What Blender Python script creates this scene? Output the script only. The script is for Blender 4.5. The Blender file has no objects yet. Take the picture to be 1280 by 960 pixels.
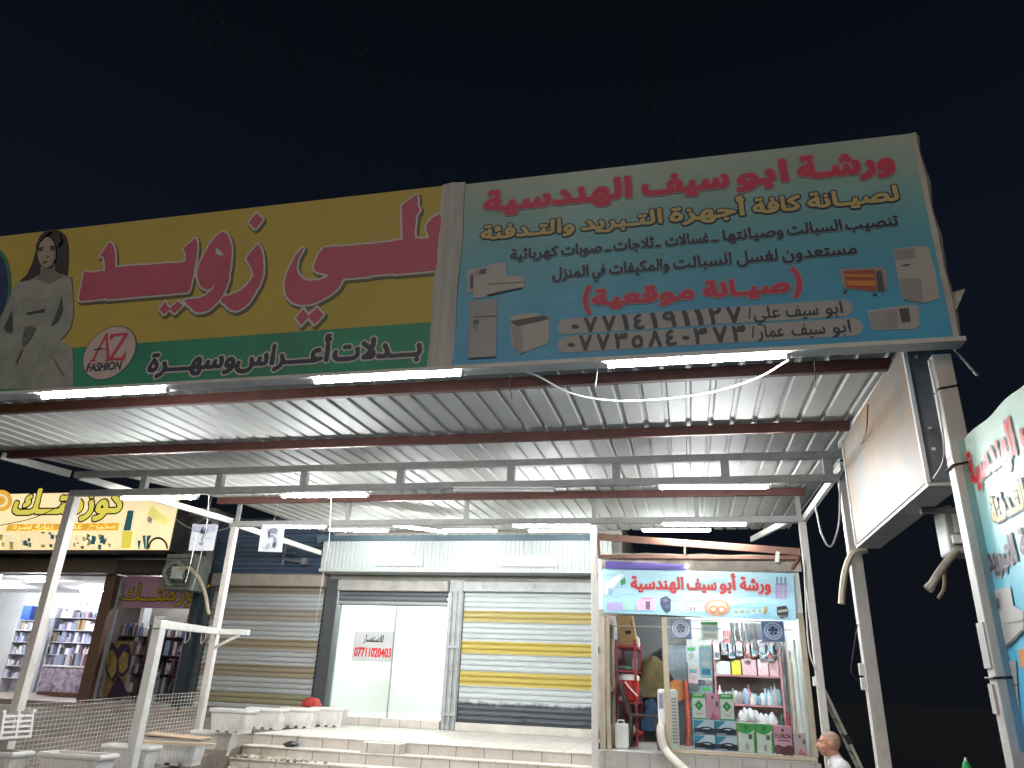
import bpy, bmesh, math, random
import numpy as np
from mathutils import Vector, Matrix, noise as mnoise

random.seed(7)
SC = bpy.context.scene
COL = SC.collection
R_ = math.radians

# ------------------------------------------------------------------ camera
F_PX, PITCH, ROLL, YAW = 913.86, 0.388945, 0.0412156, 0.2388653
CAM_Z = 1.6
_c, _s = math.cos, math.sin
FW = Vector((-_s(YAW)*_c(PITCH), _c(YAW)*_c(PITCH), _s(PITCH)))
_r0 = Vector((_c(YAW), _s(YAW), 0.0)); _u0 = _r0.cross(FW)
RT = _r0*_c(ROLL) + _u0*_s(ROLL); UP = -_r0*_s(ROLL) + _u0*_c(ROLL)
cd = bpy.data.cameras.new('camera'); cam = bpy.data.objects.new('camera', cd); COL.objects.link(cam)
cd.sensor_fit = 'HORIZONTAL'; cd.sensor_width = 36.0; cd.lens = F_PX/1280*36.0
cd.clip_start = 0.05; cd.clip_end = 2000
M4 = Matrix((RT, UP, -FW)).transposed().to_4x4(); M4.translation = (0, 0, CAM_Z)
cam.matrix_world = M4
SC.camera = cam

# ------------------------------------------------------------------ night sky, weak street light, exposure
W = bpy.data.worlds.new('World'); SC.world = W; W.use_nodes = True
nt = W.node_tree; nt.nodes.clear()
out = nt.nodes.new('ShaderNodeOutputWorld'); bg = nt.nodes.new('ShaderNodeBackground')
tc = nt.nodes.new('ShaderNodeTexCoord'); sp = nt.nodes.new('ShaderNodeSeparateXYZ'); rp = nt.nodes.new('ShaderNodeValToRGB')
nt.links.new(tc.outputs['Generated'], sp.inputs[0]); nt.links.new(sp.outputs['Z'], rp.inputs[0])
nt.links.new(rp.outputs[0], bg.inputs[0]); nt.links.new(bg.outputs[0], out.inputs[0])
el = rp.color_ramp.elements
el[0].position = 0.0; el[0].color = (.0048, .0060, .0088, 1)
el[1].position = 0.9; el[1].color = (.0020, .0023, .0034, 1)
for p, c in ((.22, (.0044, .0060, .0100, 1)), (.47, (.0042, .0062, .0125, 1)), (.70, (.0028, .0036, .0065, 1))):
    e = el.new(p); e.color = c
bg.inputs[1].default_value = 1.0
sd = bpy.data.lights.new('street_glow', 'SUN'); sd.energy = 0.70; sd.angle = R_(35); sd.color = (1.0, .90, .80)
so = bpy.data.objects.new('street_glow', sd); COL.objects.link(so)
so.rotation_euler = Vector((.18, .93, -.30)).to_track_quat('-Z', 'Y').to_euler()
SC.view_settings.view_transform = 'Standard'; SC.view_settings.look = 'None'
SC.view_settings.exposure = 0.0; SC.view_settings.gamma = 1.0
TUBE_E = 620.0

# ------------------------------------------------------------------ helpers
def ray(px, py): return (RT*(px-640) - UP*(py-480) + FW*F_PX)/F_PX
def atY(px, py, Y):
    d = ray(px, py); return Vector((0, 0, CAM_Z)) + d*(Y/d.y)
def atX(px, py, X):
    d = ray(px, py); return Vector((0, 0, CAM_Z)) + d*(X/d.x)
def atZ(px, py, Z):
    d = ray(px, py); return Vector((0, 0, CAM_Z)) + d*((Z-CAM_Z)/d.z)
def lin(c):
    if isinstance(c, str):
        c = c.lstrip('#'); c = tuple(int(c[i:i+2], 16)/255 for i in (0, 2, 4))
        return tuple(x/12.92 if x <= .04045 else ((x+.055)/1.055)**2.4 for x in c)
    return c

MATS = {}
def mat(name, col, rough=.5, metal=0.0, var=.12, vs=4.0, bump=0.0, bs=60.0, emit=0.0, stretch=(1, 1, 1), dirt=None, dirt_amt=.5, dirt_s=3.0, dlo=.50, dhi=.74, spec=.5, trans=0.0, alpha=1.0):
    """procedural paint / metal / print: base colour broken by two noises, optional dirt colour, optional bump"""
    if name in MATS: return MATS[name]
    m = bpy.data.materials.new(name); m.use_nodes = True; t = m.node_tree; N = t.nodes; L = t.links
    b = N['Principled BSDF']; col = lin(col)
    b.inputs['Roughness'].default_value = rough; b.inputs['Metallic'].default_value = metal
    b.inputs['Specular IOR Level'].default_value = spec
    co = N.new('ShaderNodeTexCoord'); mp = N.new('ShaderNodeMapping'); L.new(co.outputs['Object'], mp.inputs[0])
    mp.inputs['Scale'].default_value = stretch
    n1 = N.new('ShaderNodeTexNoise'); n1.inputs['Scale'].default_value = vs; n1.inputs['Detail'].default_value = 6; n1.inputs['Roughness'].default_value = .65
    L.new(mp.outputs[0], n1.inputs[0])
    mx = N.new('ShaderNodeMix'); mx.data_type = 'RGBA'
    lo = tuple(max(0, c*(1-var*1.6)) for c in col); hi = tuple(min(1, c*(1+var*1.2)) for c in col)
    mx.inputs[6].default_value = lo+(1,); mx.inputs[7].default_value = hi+(1,)
    cr = N.new('ShaderNodeMapRange'); cr.inputs[1].default_value = .3; cr.inputs[2].default_value = .7
    L.new(n1.outputs[0], cr.inputs[0]); L.new(cr.outputs[0], mx.inputs[0])
    last = mx.outputs[2]
    if dirt is not None:
        n2 = N.new('ShaderNodeTexNoise'); n2.inputs['Scale'].default_value = dirt_s; n2.inputs['Detail'].default_value = 9; n2.inputs['Roughness'].default_value = .72
        L.new(mp.outputs[0], n2.inputs[0])
        r2 = N.new('ShaderNodeMapRange'); r2.inputs[1].default_value = dlo; r2.inputs[2].default_value = dhi; r2.inputs[4].default_value = dirt_amt
        L.new(n2.outputs[0], r2.inputs[0])
        m2 = N.new('ShaderNodeMix'); m2.data_type = 'RGBA'; m2.inputs[7].default_value = lin(dirt)+(1,)
        L.new(r2.outputs[0], m2.inputs[0]); L.new(last, m2.inputs[6]); last = m2.outputs[2]
    L.new(last, b.inputs['Base Color'])
    rr = N.new('ShaderNodeMapRange'); rr.inputs[3].default_value = max(0, rough-.1); rr.inputs[4].default_value = min(1, rough+.12)
    L.new(n1.outputs[0], rr.inputs[0]); L.new(rr.outputs[0], b.inputs['Roughness'])
    if bump:
        nb = N.new('ShaderNodeTexNoise'); nb.inputs['Scale'].default_value = bs; nb.inputs['Detail'].default_value = 4
        L.new(mp.outputs[0], nb.inputs[0])
        bp = N.new('ShaderNodeBump'); bp.inputs['Strength'].default_value = bump; bp.inputs['Distance'].default_value = .01
        L.new(nb.outputs[0], bp.inputs['Height']); L.new(bp.outputs[0], b.inputs['Normal'])
    if emit:
        L.new(last, b.inputs['Emission Color']); b.inputs['Emission Strength'].default_value = emit
    MATS[name] = m; return m

def glass(name, tint=(.93, .97, .96), fac=.10):
    if name in MATS: return MATS[name]
    m = bpy.data.materials.new(name); m.use_nodes = True; t = m.node_tree; N = t.nodes; L = t.links; N.clear()
    o = N.new('ShaderNodeOutputMaterial'); tr = N.new('ShaderNodeBsdfTransparent'); gl = N.new('ShaderNodeBsdfGlossy'); mx = N.new('ShaderNodeMixShader')
    tr.inputs[0].default_value = tint+(1,); gl.inputs['Roughness'].default_value = .04
    lw = N.new('ShaderNodeLayerWeight'); lw.inputs[0].default_value = .25
    ad = N.new('ShaderNodeMath'); ad.operation = 'MULTIPLY_ADD'; ad.inputs[1].default_value = .5; ad.inputs[2].default_value = fac*.5
    L.new(lw.outputs['Fresnel'], ad.inputs[0]); L.new(ad.outputs[0], mx.inputs[0])
    L.new(tr.outputs[0], mx.inputs[1]); L.new(gl.outputs[0], mx.inputs[2]); L.new(mx.outputs[0], o.inputs[0])
    MATS[name] = m; return m

def emitter(name, col, e):
    if name in MATS: return MATS[name]
    m = bpy.data.materials.new(name); m.use_nodes = True; b = m.node_tree.nodes['Principled BSDF']
    b.inputs['Base Color'].default_value = (.9, .9, .9, 1); b.inputs['Emission Color'].default_value = col+(1,); b.inputs['Emission Strength'].default_value = e
    MATS[name] = m; return m

class MB:
    """collects shapes and links them as one mesh object"""
    def __init__(s): s.v = []; s.f = []; s.mi = []; s.k = 0
    def add(s, vs, fs, k=None):
        o = len(s.v); s.v += [tuple(v) for v in vs]; s.f += [tuple(i+o for i in f) for f in fs]; s.mi += [s.k if k is None else k]*len(fs); return s
    def box(s, c, d, rz=0, k=None, M=None):
        x, y, z = (q/2 for q in d); vs = [Vector((a*x, b*y, e*z)) for a in (-1, 1) for b in (-1, 1) for e in (-1, 1)]
        if M is None: M = Matrix.Rotation(rz, 3, 'Z')
        vs = [M @ v + Vector(c) for v in vs]
        return s.add(vs, [(0, 1, 3, 2), (4, 6, 7, 5), (0, 4, 5, 1), (2, 3, 7, 6), (0, 2, 6, 4), (1, 5, 7, 3)], k)
    def bb(s, x0, x1, y0, y1, z0, z1, k=None): return s.box(((x0+x1)/2, (y0+y1)/2, (z0+z1)/2), (x1-x0, y1-y0, z1-z0), k=k)
    def beam(s, a, b, w, h, k=None):
        a = Vector(a); b = Vector(b); d = (b-a); l = d.length; d.normalize()
        up = Vector((0, 0, 1)) if abs(d.z) < .95 else Vector((0, 1, 0))
        sx = d.cross(up).normalized(); uz = sx.cross(d)
        M = Matrix((d, sx, uz)).transposed()
        return s.box((a+b)/2, (l, w, h), M=M, k=k)
    def tube(s, pts, r, n=8, k=None, cap=True):
        pts = [Vector(p) for p in pts]; rs = r if isinstance(r, (list, tuple)) else [r]*len(pts); vs = []; fs = []; ref = None
        for i, p in enumerate(pts):
            d = (pts[min(i+1, len(pts)-1)]-pts[max(i-1, 0)]).normalized()
            if ref is None: ref = Vector((0, 0, 1)) if abs(d.z) < .9 else Vector((1, 0, 0))
            a = d.cross(ref)
            if a.length < 1e-4: a = d.orthogonal()
            a.normalize(); b = a.cross(d); ref = b if abs(b.dot(d)) < .9 else ref
            for j in range(n):
                t = 2*math.pi*j/n; vs.append(p+(a*math.cos(t)+b*math.sin(t))*rs[i])
        for i in range(len(pts)-1):
            for j in range(n):
                fs.append((i*n+j, i*n+(j+1) % n, (i+1)*n+(j+1) % n, (i+1)*n+j))
        if cap: fs.append(tuple(range(n))[::-1]); fs.append(tuple((len(pts)-1)*n+j for j in range(n)))
        return s.add(vs, fs, k)
    def lathe(s, prof, c, n=20, k=None, sx=1, sy=1):
        vs = []; fs = []
        for r, z in prof:
            for j in range(n):
                t = 2*math.pi*j/n; vs.append((c[0]+r*sx*math.cos(t), c[1]+r*sy*math.sin(t), c[2]+z))
        for i in range(len(prof)-1):
            for j in range(n): fs.append((i*n+j, i*n+(j+1) % n, (i+1)*n+(j+1) % n, (i+1)*n+j))
        fs.append(tuple(range(n))[::-1]); fs.append(tuple((len(prof)-1)*n+j for j in range(n)))
        return s.add(vs, fs, k)
    def prism(s, poly, O, U, V, Nn, th, k=None):
        n = len(poly); O = Vector(O); a = [O+U*p[0]+V*p[1] for p in poly]; b = [q-Nn*th for q in a]
        return s.add(a+b, [tuple(range(n)), tuple(range(2*n-1, n-1, -1))]+[(i, i+n, (i+1) % n+n, (i+1) % n) for i in range(n)], k)
    def build(s, name, mats, parent=None, bevel=0, smooth=False, solid=0):
        me = bpy.data.meshes.new(name); me.from_pydata(s.v, [], s.f)
        if not isinstance(mats, (list, tuple)): mats = [mats]
        for m in mats: me.materials.append(m)
        if len(mats) > 1: me.polygons.foreach_set('material_index', s.mi)
        me.update(); bm = bmesh.new(); bm.from_mesh(me); bmesh.ops.recalc_face_normals(bm, faces=bm.faces); bm.to_mesh(me); bm.free()
        if smooth:
            me.polygons.foreach_set('use_smooth', [True]*len(me.polygons)); me.set_sharp_from_angle(angle=R_(40))
        o = bpy.data.objects.new(name, me); COL.objects.link(o)
        if parent:
            o.parent = parent; o.matrix_parent_inverse = Matrix.Translation(-world_loc(parent))
        if bevel:
            q = o.modifiers.new('b', 'BEVEL'); q.width = bevel; q.segments = 2; q.limit_method = 'ANGLE'
        if solid:
            q = o.modifiers.new('s', 'SOLIDIFY'); q.thickness = solid; q.offset = 0
        return o
def world_loc(o):
    l = Vector(o.location); p = o.parent
    return l if p is None else l + o.matrix_parent_inverse.translation + world_loc(p)
def tag(o, label, cat, group=None, kind=None):
    if label: o['label'] = label
    if cat: o['category'] = cat
    if group: o['group'] = group
    if kind: o['kind'] = kind
    return o
def thing(name, label, cat, loc=(0, 0, 0), group=None):
    o = bpy.data.objects.new(name, None); COL.objects.link(o); o.location = loc; o.empty_display_size = .1
    return tag(o, label, cat, group)
def structure(o): o['kind'] = 'structure'; return o
def copy_tree(o, parent=None):
    c = o.copy(); COL.objects.link(c)
    if parent: c.parent = parent
    for ch in list(o.children): copy_tree(ch, c)
    return c
def sag(a, b, drop, n=14):
    a = Vector(a); b = Vector(b)
    return [a.lerp(b, i/n)-Vector((0, 0, drop*4*(i/n)*(1-i/n))) for i in range(n+1)]
def smooth_path(pts, k=6):
    """Catmull-Rom through the points"""
    P = [Vector(p) for p in pts]; P = [P[0]*2-P[1]]+P+[P[-1]*2-P[-2]]; o = []
    for i in range(1, len(P)-2):
        for j in range(k):
            t = j/k; a, b, c, d = P[i-1], P[i], P[i+1], P[i+2]
            o.append(.5*((2*b)+(c-a)*t+(2*a-5*b+4*c-d)*t*t+(3*b-a-3*c+d)*t**3))
    return o+[P[-2]]

# ------------------------------------------------------------------ flat printing: planes, letters, pictures
class Plane:
    """a flat printed face: origin, right, up, outward normal; uv() finds where a sight line meets it"""
    def __init__(s, O, U, V): s.O = Vector(O); s.U = Vector(U); s.V = Vector(V); s.N = s.U.cross(s.V).normalized()
    def uv(s, px, py):
        d = ray(px, py); C = Vector((0, 0, CAM_Z)); t = (s.O-C).dot(s.N)/d.dot(s.N); p = C+d*t-s.O
        return (p.dot(s.U), p.dot(s.V))
    def pt(s, u, v, h=0): return s.O+s.U*u+s.V*v+s.N*h

AR = dict(zip('ابتثجحخدذرزسشصضطظعغفقكلمنهويةىأئء', []))
_base = {'ا': 0xFE8D, 'أ': 0xFE83, 'ب': 0xFE8F, 'ة': 0xFE93, 'ت': 0xFE95, 'ث': 0xFE99, 'ج': 0xFE9D, 'ح': 0xFEA1, 'خ': 0xFEA5, 'د': 0xFEA9, 'ذ': 0xFEAB, 'ر': 0xFEAD,
         'ز': 0xFEAF, 'س': 0xFEB1, 'ش': 0xFEB5, 'ص': 0xFEB9, 'ض': 0xFEBD, 'ط': 0xFEC1, 'ظ': 0xFEC5, 'ع': 0xFEC9, 'غ': 0xFECD, 'ف': 0xFED1, 'ق': 0xFED5, 'ك': 0xFED9,
         'ل': 0xFEDD, 'م': 0xFEE1, 'ن': 0xFEE5, 'ه': 0xFEE9, 'و': 0xFEED, 'ى': 0xFEEF, 'ي': 0xFEF1, 'ئ': 0xFE89, 'Λ': 0xFEFB}
_right = set('اأةدذرزوىΛ')
def shape_ar(w):
    w = w.replace('لا', 'Λ'); o = []
    for i, ch in enumerate(w):
        if ch == 'ـ': o.append('\u0640'); continue
        if ch not in _base: o.append(ch); continue
        pv = w[i-1] if i else ''; nx = w[i+1] if i+1 < len(w) else ''
        jp = pv != '' and (pv == 'ـ' or (pv in _base and pv not in _right))
        jn = ch not in _right and nx != '' and (nx == 'ـ' or nx in _base)
        o.append(chr(_base[ch] + (3 if jp and jn else 2 if jn else 1 if jp else 0)))
    return ''.join(reversed(o))

_gc = {}
def glyph_polys(s):
    """outlines of a text in em units (list of closed point loops) and its ink range"""
    if s in _gc: return _gc[s]
    c = bpy.data.curves.new('t', 'FONT'); c.body = s; c.size = 1
    o = bpy.data.objects.new('t', c); COL.objects.link(o); bpy.context.view_layer.update()
    dg = bpy.context.evaluated_depsgraph_get(); cv = o.evaluated_get(dg).to_curve(dg); P = []
    for sp in cv.splines:
        bp = sp.bezier_points; n = len(bp); pts = []
        for i in range(n):
            a, b = bp[i], bp[(i+1) % n]; p0, p1, p2, p3 = (np.array(q[:2]) for q in (a.co, a.handle_right, b.handle_left, b.co))
            k = 5 if np.abs((p1-p0)*1.0).sum()+np.abs(p3-p2).sum() > 1e-5 else 1
            for t in range(k):
                t /= k; pts.append((1-t)**3*p0+3*t*(1-t)**2*p1+3*t*t*(1-t)*p2+t**3*p3)
        if len(pts) > 2: P.append(np.array(pts))
    o.to_curve_clear(); bpy.data.objects.remove(o); bpy.data.curves.remove(c)
    V = np.concatenate(P); _gc[s] = (P, V.min(0), V.max(0)); return _gc[s]

def raster_wind(loops, lo, shp, h):
    """non-zero winding fill of all loops together"""
    w = np.zeros(shp, np.int16)
    for q in loops:
        p = (q-lo)/h; a = np.floor(p.min(0)).astype(int); b = np.ceil(p.max(0)).astype(int)+1
        a = np.maximum(a, 0); b = np.minimum(b, [shp[1], shp[0]])
        if (b <= a).any(): continue
        X, Y = np.meshgrid(np.arange(a[0], b[0]), np.arange(a[1], b[1])); acc = np.zeros(X.shape, np.int16); n = len(p); j = n-1
        for i in range(n):
            xi, yi = p[i]; xj, yj = p[j]
            if yi != yj:
                c = ((yi > Y) != (yj > Y)) & (X < (xj-xi)*(Y-yi)/(yj-yi)+xi); acc[c] += 1 if yi > yj else -1
            j = i
        w[a[1]:b[1], a[0]:b[0]] += acc
    return w != 0

def raster(polys, lo, shp, h):
    m = np.zeros(shp, bool)
    for q in polys:
        p = (q-lo)/h; a = np.floor(p.min(0)).astype(int); b = np.ceil(p.max(0)).astype(int)+1
        a = np.maximum(a, 0); b = np.minimum(b, [shp[1], shp[0]])
        if (b <= a).any(): continue
        X, Y = np.meshgrid(np.arange(a[0], b[0]), np.arange(a[1], b[1])); ins = np.zeros(X.shape, bool)
        n = len(p); j = n-1
        for i in range(n):
            xi, yi = p[i]; xj, yj = p[j]
            if yi != yj:
                c = ((yi > Y) != (yj > Y)) & (X < (xj-xi)*(Y-yi)/(yj-yi)+xi); ins ^= c
            j = i
        m[a[1]:b[1], a[0]:b[0]] |= ins
    return m

def dist(m, R):
    d = np.full(m.shape, float(R*R)); H, Wd = m.shape
    for dy in range(-R, R+1):
        for dx in range(-R, R+1):
            q = dx*dx+dy*dy
            if q > R*R: continue
            a = m[max(0, dy):H+min(0, dy), max(0, dx):Wd+min(0, dx)]
            t = d[max(0, -dy):H-max(0, dy), max(0, -dx):Wd-max(0, dx)]
            t[a] = np.minimum(t[a], q)
    return np.sqrt(d)

def contour_faces(f, lo, h):
    """filled region f>0 of a grid as faces (marching squares, full cells merged in runs)"""
    ins = f > 0; H, Wd = f.shape
    cnt = ins[:-1, :-1].astype(int)+ins[1:, :-1]+ins[:-1, 1:]+ins[1:, 1:]
    vs = []; fs = []
    for j in range(H-1):
        row = cnt[j]; i = 0; idx = np.nonzero(row)[0]
        k = 0
        while k < len(idx):
            i = idx[k]
            if row[i] == 4:
                e = k
                while e+1 < len(idx) and idx[e+1] == idx[e]+1 and row[idx[e+1]] == 4: e += 1
                i2 = idx[e]+1; o = len(vs); vs += [(i, j), (i2, j), (i2, j+1), (i, j+1)]; fs.append((o, o+1, o+2, o+3)); k = e+1; continue
            cs = [(i, j), (i+1, j), (i+1, j+1), (i, j+1)]; pl = []
            for q in range(4):
                a = cs[q]; b = cs[(q+1) % 4]; fa = f[a[1], a[0]]; fb = f[b[1], b[0]]
                if fa > 0: pl.append(a)
                if (fa > 0) != (fb > 0):
                    t = fa/(fa-fb); pl.append((a[0]+(b[0]-a[0])*t, a[1]+(b[1]-a[1])*t))
            if len(pl) > 2:
                o = len(vs); vs += pl; fs.append(tuple(range(o, o+len(pl))))
            k += 1
    return [(lo[0]+x*h, lo[1]+y*h) for x, y in vs], fs

def layered(plane, polys, h, layers, parent, name, height=.003, wind=False):
    """prints a shape as stacked flat layers: (grow, material, du, dv, part name); the first layer is the top one"""
    allp = np.concatenate(polys); mg = max(abs(l[0]) for l in layers)+4*h
    lo = allp.min(0)-mg; hi = allp.max(0)+mg; shp = (int((hi[1]-lo[1])/h)+2, int((hi[0]-lo[0])/h)+2)
    m = (raster_wind if wind else raster)(polys, lo, shp, h); R = int(mg/h)+1
    f = dist(~m, 3)-dist(m, R)
    f = np.where(m, np.minimum(f, 3), f)
    g = f.copy(); g[1:-1, 1:-1] = (f[1:-1, 1:-1]*4+f[:-2, 1:-1]+f[2:, 1:-1]+f[1:-1, :-2]+f[1:-1, 2:])/8
    top = None; n = len(layers)
    for i, (gr, mt, du, dv, nm) in enumerate(layers):
        vs, fs = contour_faces(g+gr/h-.02, lo, h)
        if not fs: continue
        b = MB(); b.add([plane.pt(u+du, v+dv, height+.0016*(n-1-i)) for u, v in vs], fs)
        o = b.build(nm, mt, parent if top is None else top)
        if top is None: top = o
    return top

def words(plane, items, base, em, h, layers, parent, name, raw=False):
    """items: (word, u_left, u_right); each word is stretched to its own width on one baseline"""
    P = []
    for w, u0, u1 in items:
        G, mn, mxx = glyph_polys(w if raw else shape_ar(w))
        sx = (u1-u0)/(mxx[0]-mn[0])
        P += [np.stack([(q[:, 0]-mn[0])*sx+u0, q[:, 1]*em+base], 1) for q in G]
    return layered(plane, P, h, layers, parent, name, wind=True)

def decal(plane, name, shapes, parent, h0=.003):
    """a printed picture: flat coloured shapes stacked a millimetre apart, one mesh"""
    b = MB(); ms = []
    for i, (pts, mt) in enumerate(shapes):
        if mt not in ms: ms.append(mt)
        b.add([plane.pt(u, v, h0+.0011*i) for u, v in pts], [tuple(range(len(pts)))], ms.index(mt))
    return b.build(name, ms, parent)
def pxp(plane, pts): return [plane.uv(*p) for p in pts]
def ell(c, a, b, n=28, t0=0): return [(c[0]+a*math.cos(2*math.pi*i/n+t0), c[1]+b*math.sin(2*math.pi*i/n+t0)) for i in range(n)]
def zoompts(pts, s, ox, oy): return [(ox+x/s, oy+y/s) for x, y in pts]
# ------------------------------------------------------------------ materials
M_white = mat('white_paint', '#d9d6cf', .45, var=.06, vs=6, dirt='#6f675a', dirt_amt=.35, dirt_s=5)
M_post = mat('post_paint', '#cfc9c2', .5, var=.08, vs=3, dirt='#5b4d40', dirt_amt=.45, dirt_s=6, stretch=(1, 1, .35))
M_greypaint = mat('grey_paint', '#9b9a97', .5, var=.08, vs=5, dirt='#5b4f45', dirt_amt=.4, dirt_s=4)
M_red = mat('red_oxide_paint', '#5a342d', .6, var=.18, vs=5, dirt='#2e1b18', dirt_amt=.5, dirt_s=4, bump=.15, bs=30)
M_copper = mat('red_primer_bar', '#7d5848', .5, var=.18, vs=4, dirt='#4a2a22', dirt_amt=.5, dirt_s=6)
M_roof = mat('galvanised_sheet', '#a4a59f', .6, metal=0, var=.09, vs=1.4, stretch=(1, .12, 1), dirt='#77736a', dirt_amt=.42, dirt_s=1.8, spec=.3)
M_ribs = M_roof
M_dark = mat('dark_metal', '#24272b', .5, var=.2)
M_black = mat('black_plastic', '#121314', .45, var=.1)
M_fix = mat('white_plastic', '#e4e3de', .4, var=.03)
M_tube = emitter('lit_tube', (.95, .98, 1.0), TUBE_E)
M_tube2 = emitter('dim_lit_tube', (.92, .98, 1.0), TUBE_E*.2); M_tube3 = emitter('room_lit_tube', (.94, .98, 1.0), TUBE_E*.58); M_tube4 = emitter('street_side_lit_tube', (.95, .98, 1.0), TUBE_E*.6)
M_tile = mat('floor_tile', '#cdc7be', .35, var=.10, vs=2.5, dirt='#8a7865', dirt_amt=.45, dirt_s=3.5, bump=.04, bs=25)
M_grout = mat('grout', '#8a7c6e', .8)
M_beigecable = mat('beige_conduit', '#b9ad94', .55, var=.1)
M_wire = mat('wire', '#b7b5ae', .5)
M_cable = mat('dark_cable', '#2a2b2e', .6)

def brick_tiles(name, col, mortar, sx, sy, axes, rough=.35, msize=.006):
    m = mat(name, col, rough, var=.10, vs=2.5, dirt='#86735f', dirt_amt=.4, dirt_s=3.0); t = m.node_tree; N = t.nodes; L = t.links
    b = N['Principled BSDF']; src = b.inputs['Base Color'].links[0].from_socket
    co = N.new('ShaderNodeTexCoord'); s = N.new('ShaderNodeSeparateXYZ'); c = N.new('ShaderNodeCombineXYZ')
    L.new(co.outputs['Object'], s.inputs[0]); L.new(s.outputs[axes[0]], c.inputs[0]); L.new(s.outputs[axes[1]], c.inputs[1])
    k = N.new('ShaderNodeTexBrick'); k.offset = 0; k.inputs['Scale'].default_value = 1; k.inputs['Brick Width'].default_value = sx; k.inputs['Row Height'].default_value = sy
    k.inputs['Mortar Size'].default_value = msize; k.inputs['Mortar Smooth'].default_value = .1
    k.inputs['Color1'].default_value = (1, 1, 1, 1); k.inputs['Color2'].default_value = (.86, .86, .86, 1); k.inputs['Mortar'].default_value = (0, 0, 0, 1)
    L.new(c.outputs[0], k.inputs[0])
    mu = N.new('ShaderNodeMix'); mu.data_type = 'RGBA'; mu.blend_type = 'MULTIPLY'; mu.inputs[0].default_value = .35
    L.new(src, mu.inputs[6]); L.new(k.outputs['Color'], mu.inputs[7])
    m2 = N.new('ShaderNodeMix'); m2.data_type = 'RGBA'; L.new(k.outputs['Fac'], m2.inputs[0]); L.new(mu.outputs[2], m2.inputs[6]); m2.inputs[7].default_value = lin(mortar)+(1,)
    L.new(m2.outputs[2], b.inputs['Base Color'])
    bp = N.new('ShaderNodeBump'); bp.invert = True; bp.inputs['Strength'].default_value = .5; bp.inputs['Distance'].default_value = .004
    L.new(k.outputs['Fac'], bp.inputs['Height']); L.new(bp.outputs[0], b.inputs['Normal'])
    return m
M_floor = brick_tiles('pavement_tile', '#d8d2c9', '#94826e', .45, .45, ('X', 'Y'))
M_riser = brick_tiles('riser_tile', '#c6beb5', '#6d5f52', .42, 2.0, ('X', 'Z'))
M_base = brick_tiles('kiosk_base_tile', '#b9b4ad', '#8d867c', .3, 2.0, ('X', 'Z'))

# ------------------------------------------------------------------ ground
M_asph = mat('dusty_ground', '#454e5a', .9, var=.25, vs=8, bump=.4, bs=120, dirt='#363d47', dirt_amt=.6)
M_dirt = mat('dusty_concrete', '#857a6e', .9, var=.25, vs=2.2, bump=.4, bs=60, dirt='#3d362f', dirt_amt=.7, dirt_s=1.6)
b = MB(); b.add([(-150, -60, 0), (150, -60, 0), (150, 300, 0), (-150, 300, 0)], [(0, 1, 2, 3)]); structure(b.build('ground', M_asph))
# raised pavement in front of the neighbour, sloping up to its doorstep
b = MB(); N_ = 14; vs = []; fs = []
for i in range(N_+1):
    for j in range(N_+1):
        x = -17+ (10.35)*j/N_; y = 7.3+7.2*i/N_
        z = .36+max(0, (y-8.2))*.076 + .02*mnoise.noise(Vector((x*.8, y*.8, 0)))
        vs.append((x, y, z))
for i in range(N_):
    for j in range(N_): fs.append((i*(N_+1)+j, i*(N_+1)+j+1, (i+1)*(N_+1)+j+1, (i+1)*(N_+1)+j))
o = len(vs); vs += [(-17, 7.3, -.02), (-6.65, 7.3, -.02), (-6.65, 14.5, -.02)]
fs += [tuple(range(0, N_+1))+(o+1, o), tuple(N_+(N_+1)*i for i in range(N_+1))+(o+2, o+1)]
b.add(vs, fs); structure(b.build('pavement', M_dirt))
# shop steps and platform
st = thing('shop_steps', 'pale tiled steps rising to the platform in front of the shutters', 'steps', (-4, 11.3, 0))
for i, (y, z) in enumerate(((11.3, .75), (11.02, .60), (10.74, .45), (10.46, .30), (10.18, .15))):
    y1 = 14.62 if i == 0 else y+.30
    b = MB(); b.bb(-6.62, -1.27, y+.012, y1, max(0, z-.16)-.005, z-.018); b.build('riser', M_riser, st)
    b = MB(); b.bb(-6.62, -1.27, y-.012, y1 if i == 0 else y+.292, z-.017, z); b.build('tread', M_floor, st, bevel=.004)
b = MB(); b.bb(-4.72, -4.12, 11.035, 11.285, .602, .735); b.build('tile_block', M_riser, st, bevel=.004)
bl = MB()
for i in range(420):
    r = random.random(); x = -6.55+1.5*r*random.random()**.6; y = random.uniform(10.42, 11.0); z = .60 if y > 11.02 else .45 if y > 10.74 else .30
    q = random.uniform(.008, .035)*(1.3-.6*r)
    M = Matrix.Rotation(random.uniform(0, 6), 3, 'Z') @ Matrix.Rotation(random.uniform(0, 1), 3, 'X')
    bl.box((x, y, z+q*.3), (q*2.2, q*1.5, q), M=M, k=random.choice((0, 0, 1)))
tag(bl.build('rubble', [mat('rubble_pale', '#b3a796', .9, var=.3, vs=20), mat('rubble_dark', '#6e6458', .9, var=.3, vs=20)]), 'loose broken plaster and mortar strewn over the left end of the steps', 'rubble', kind='stuff')

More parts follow.
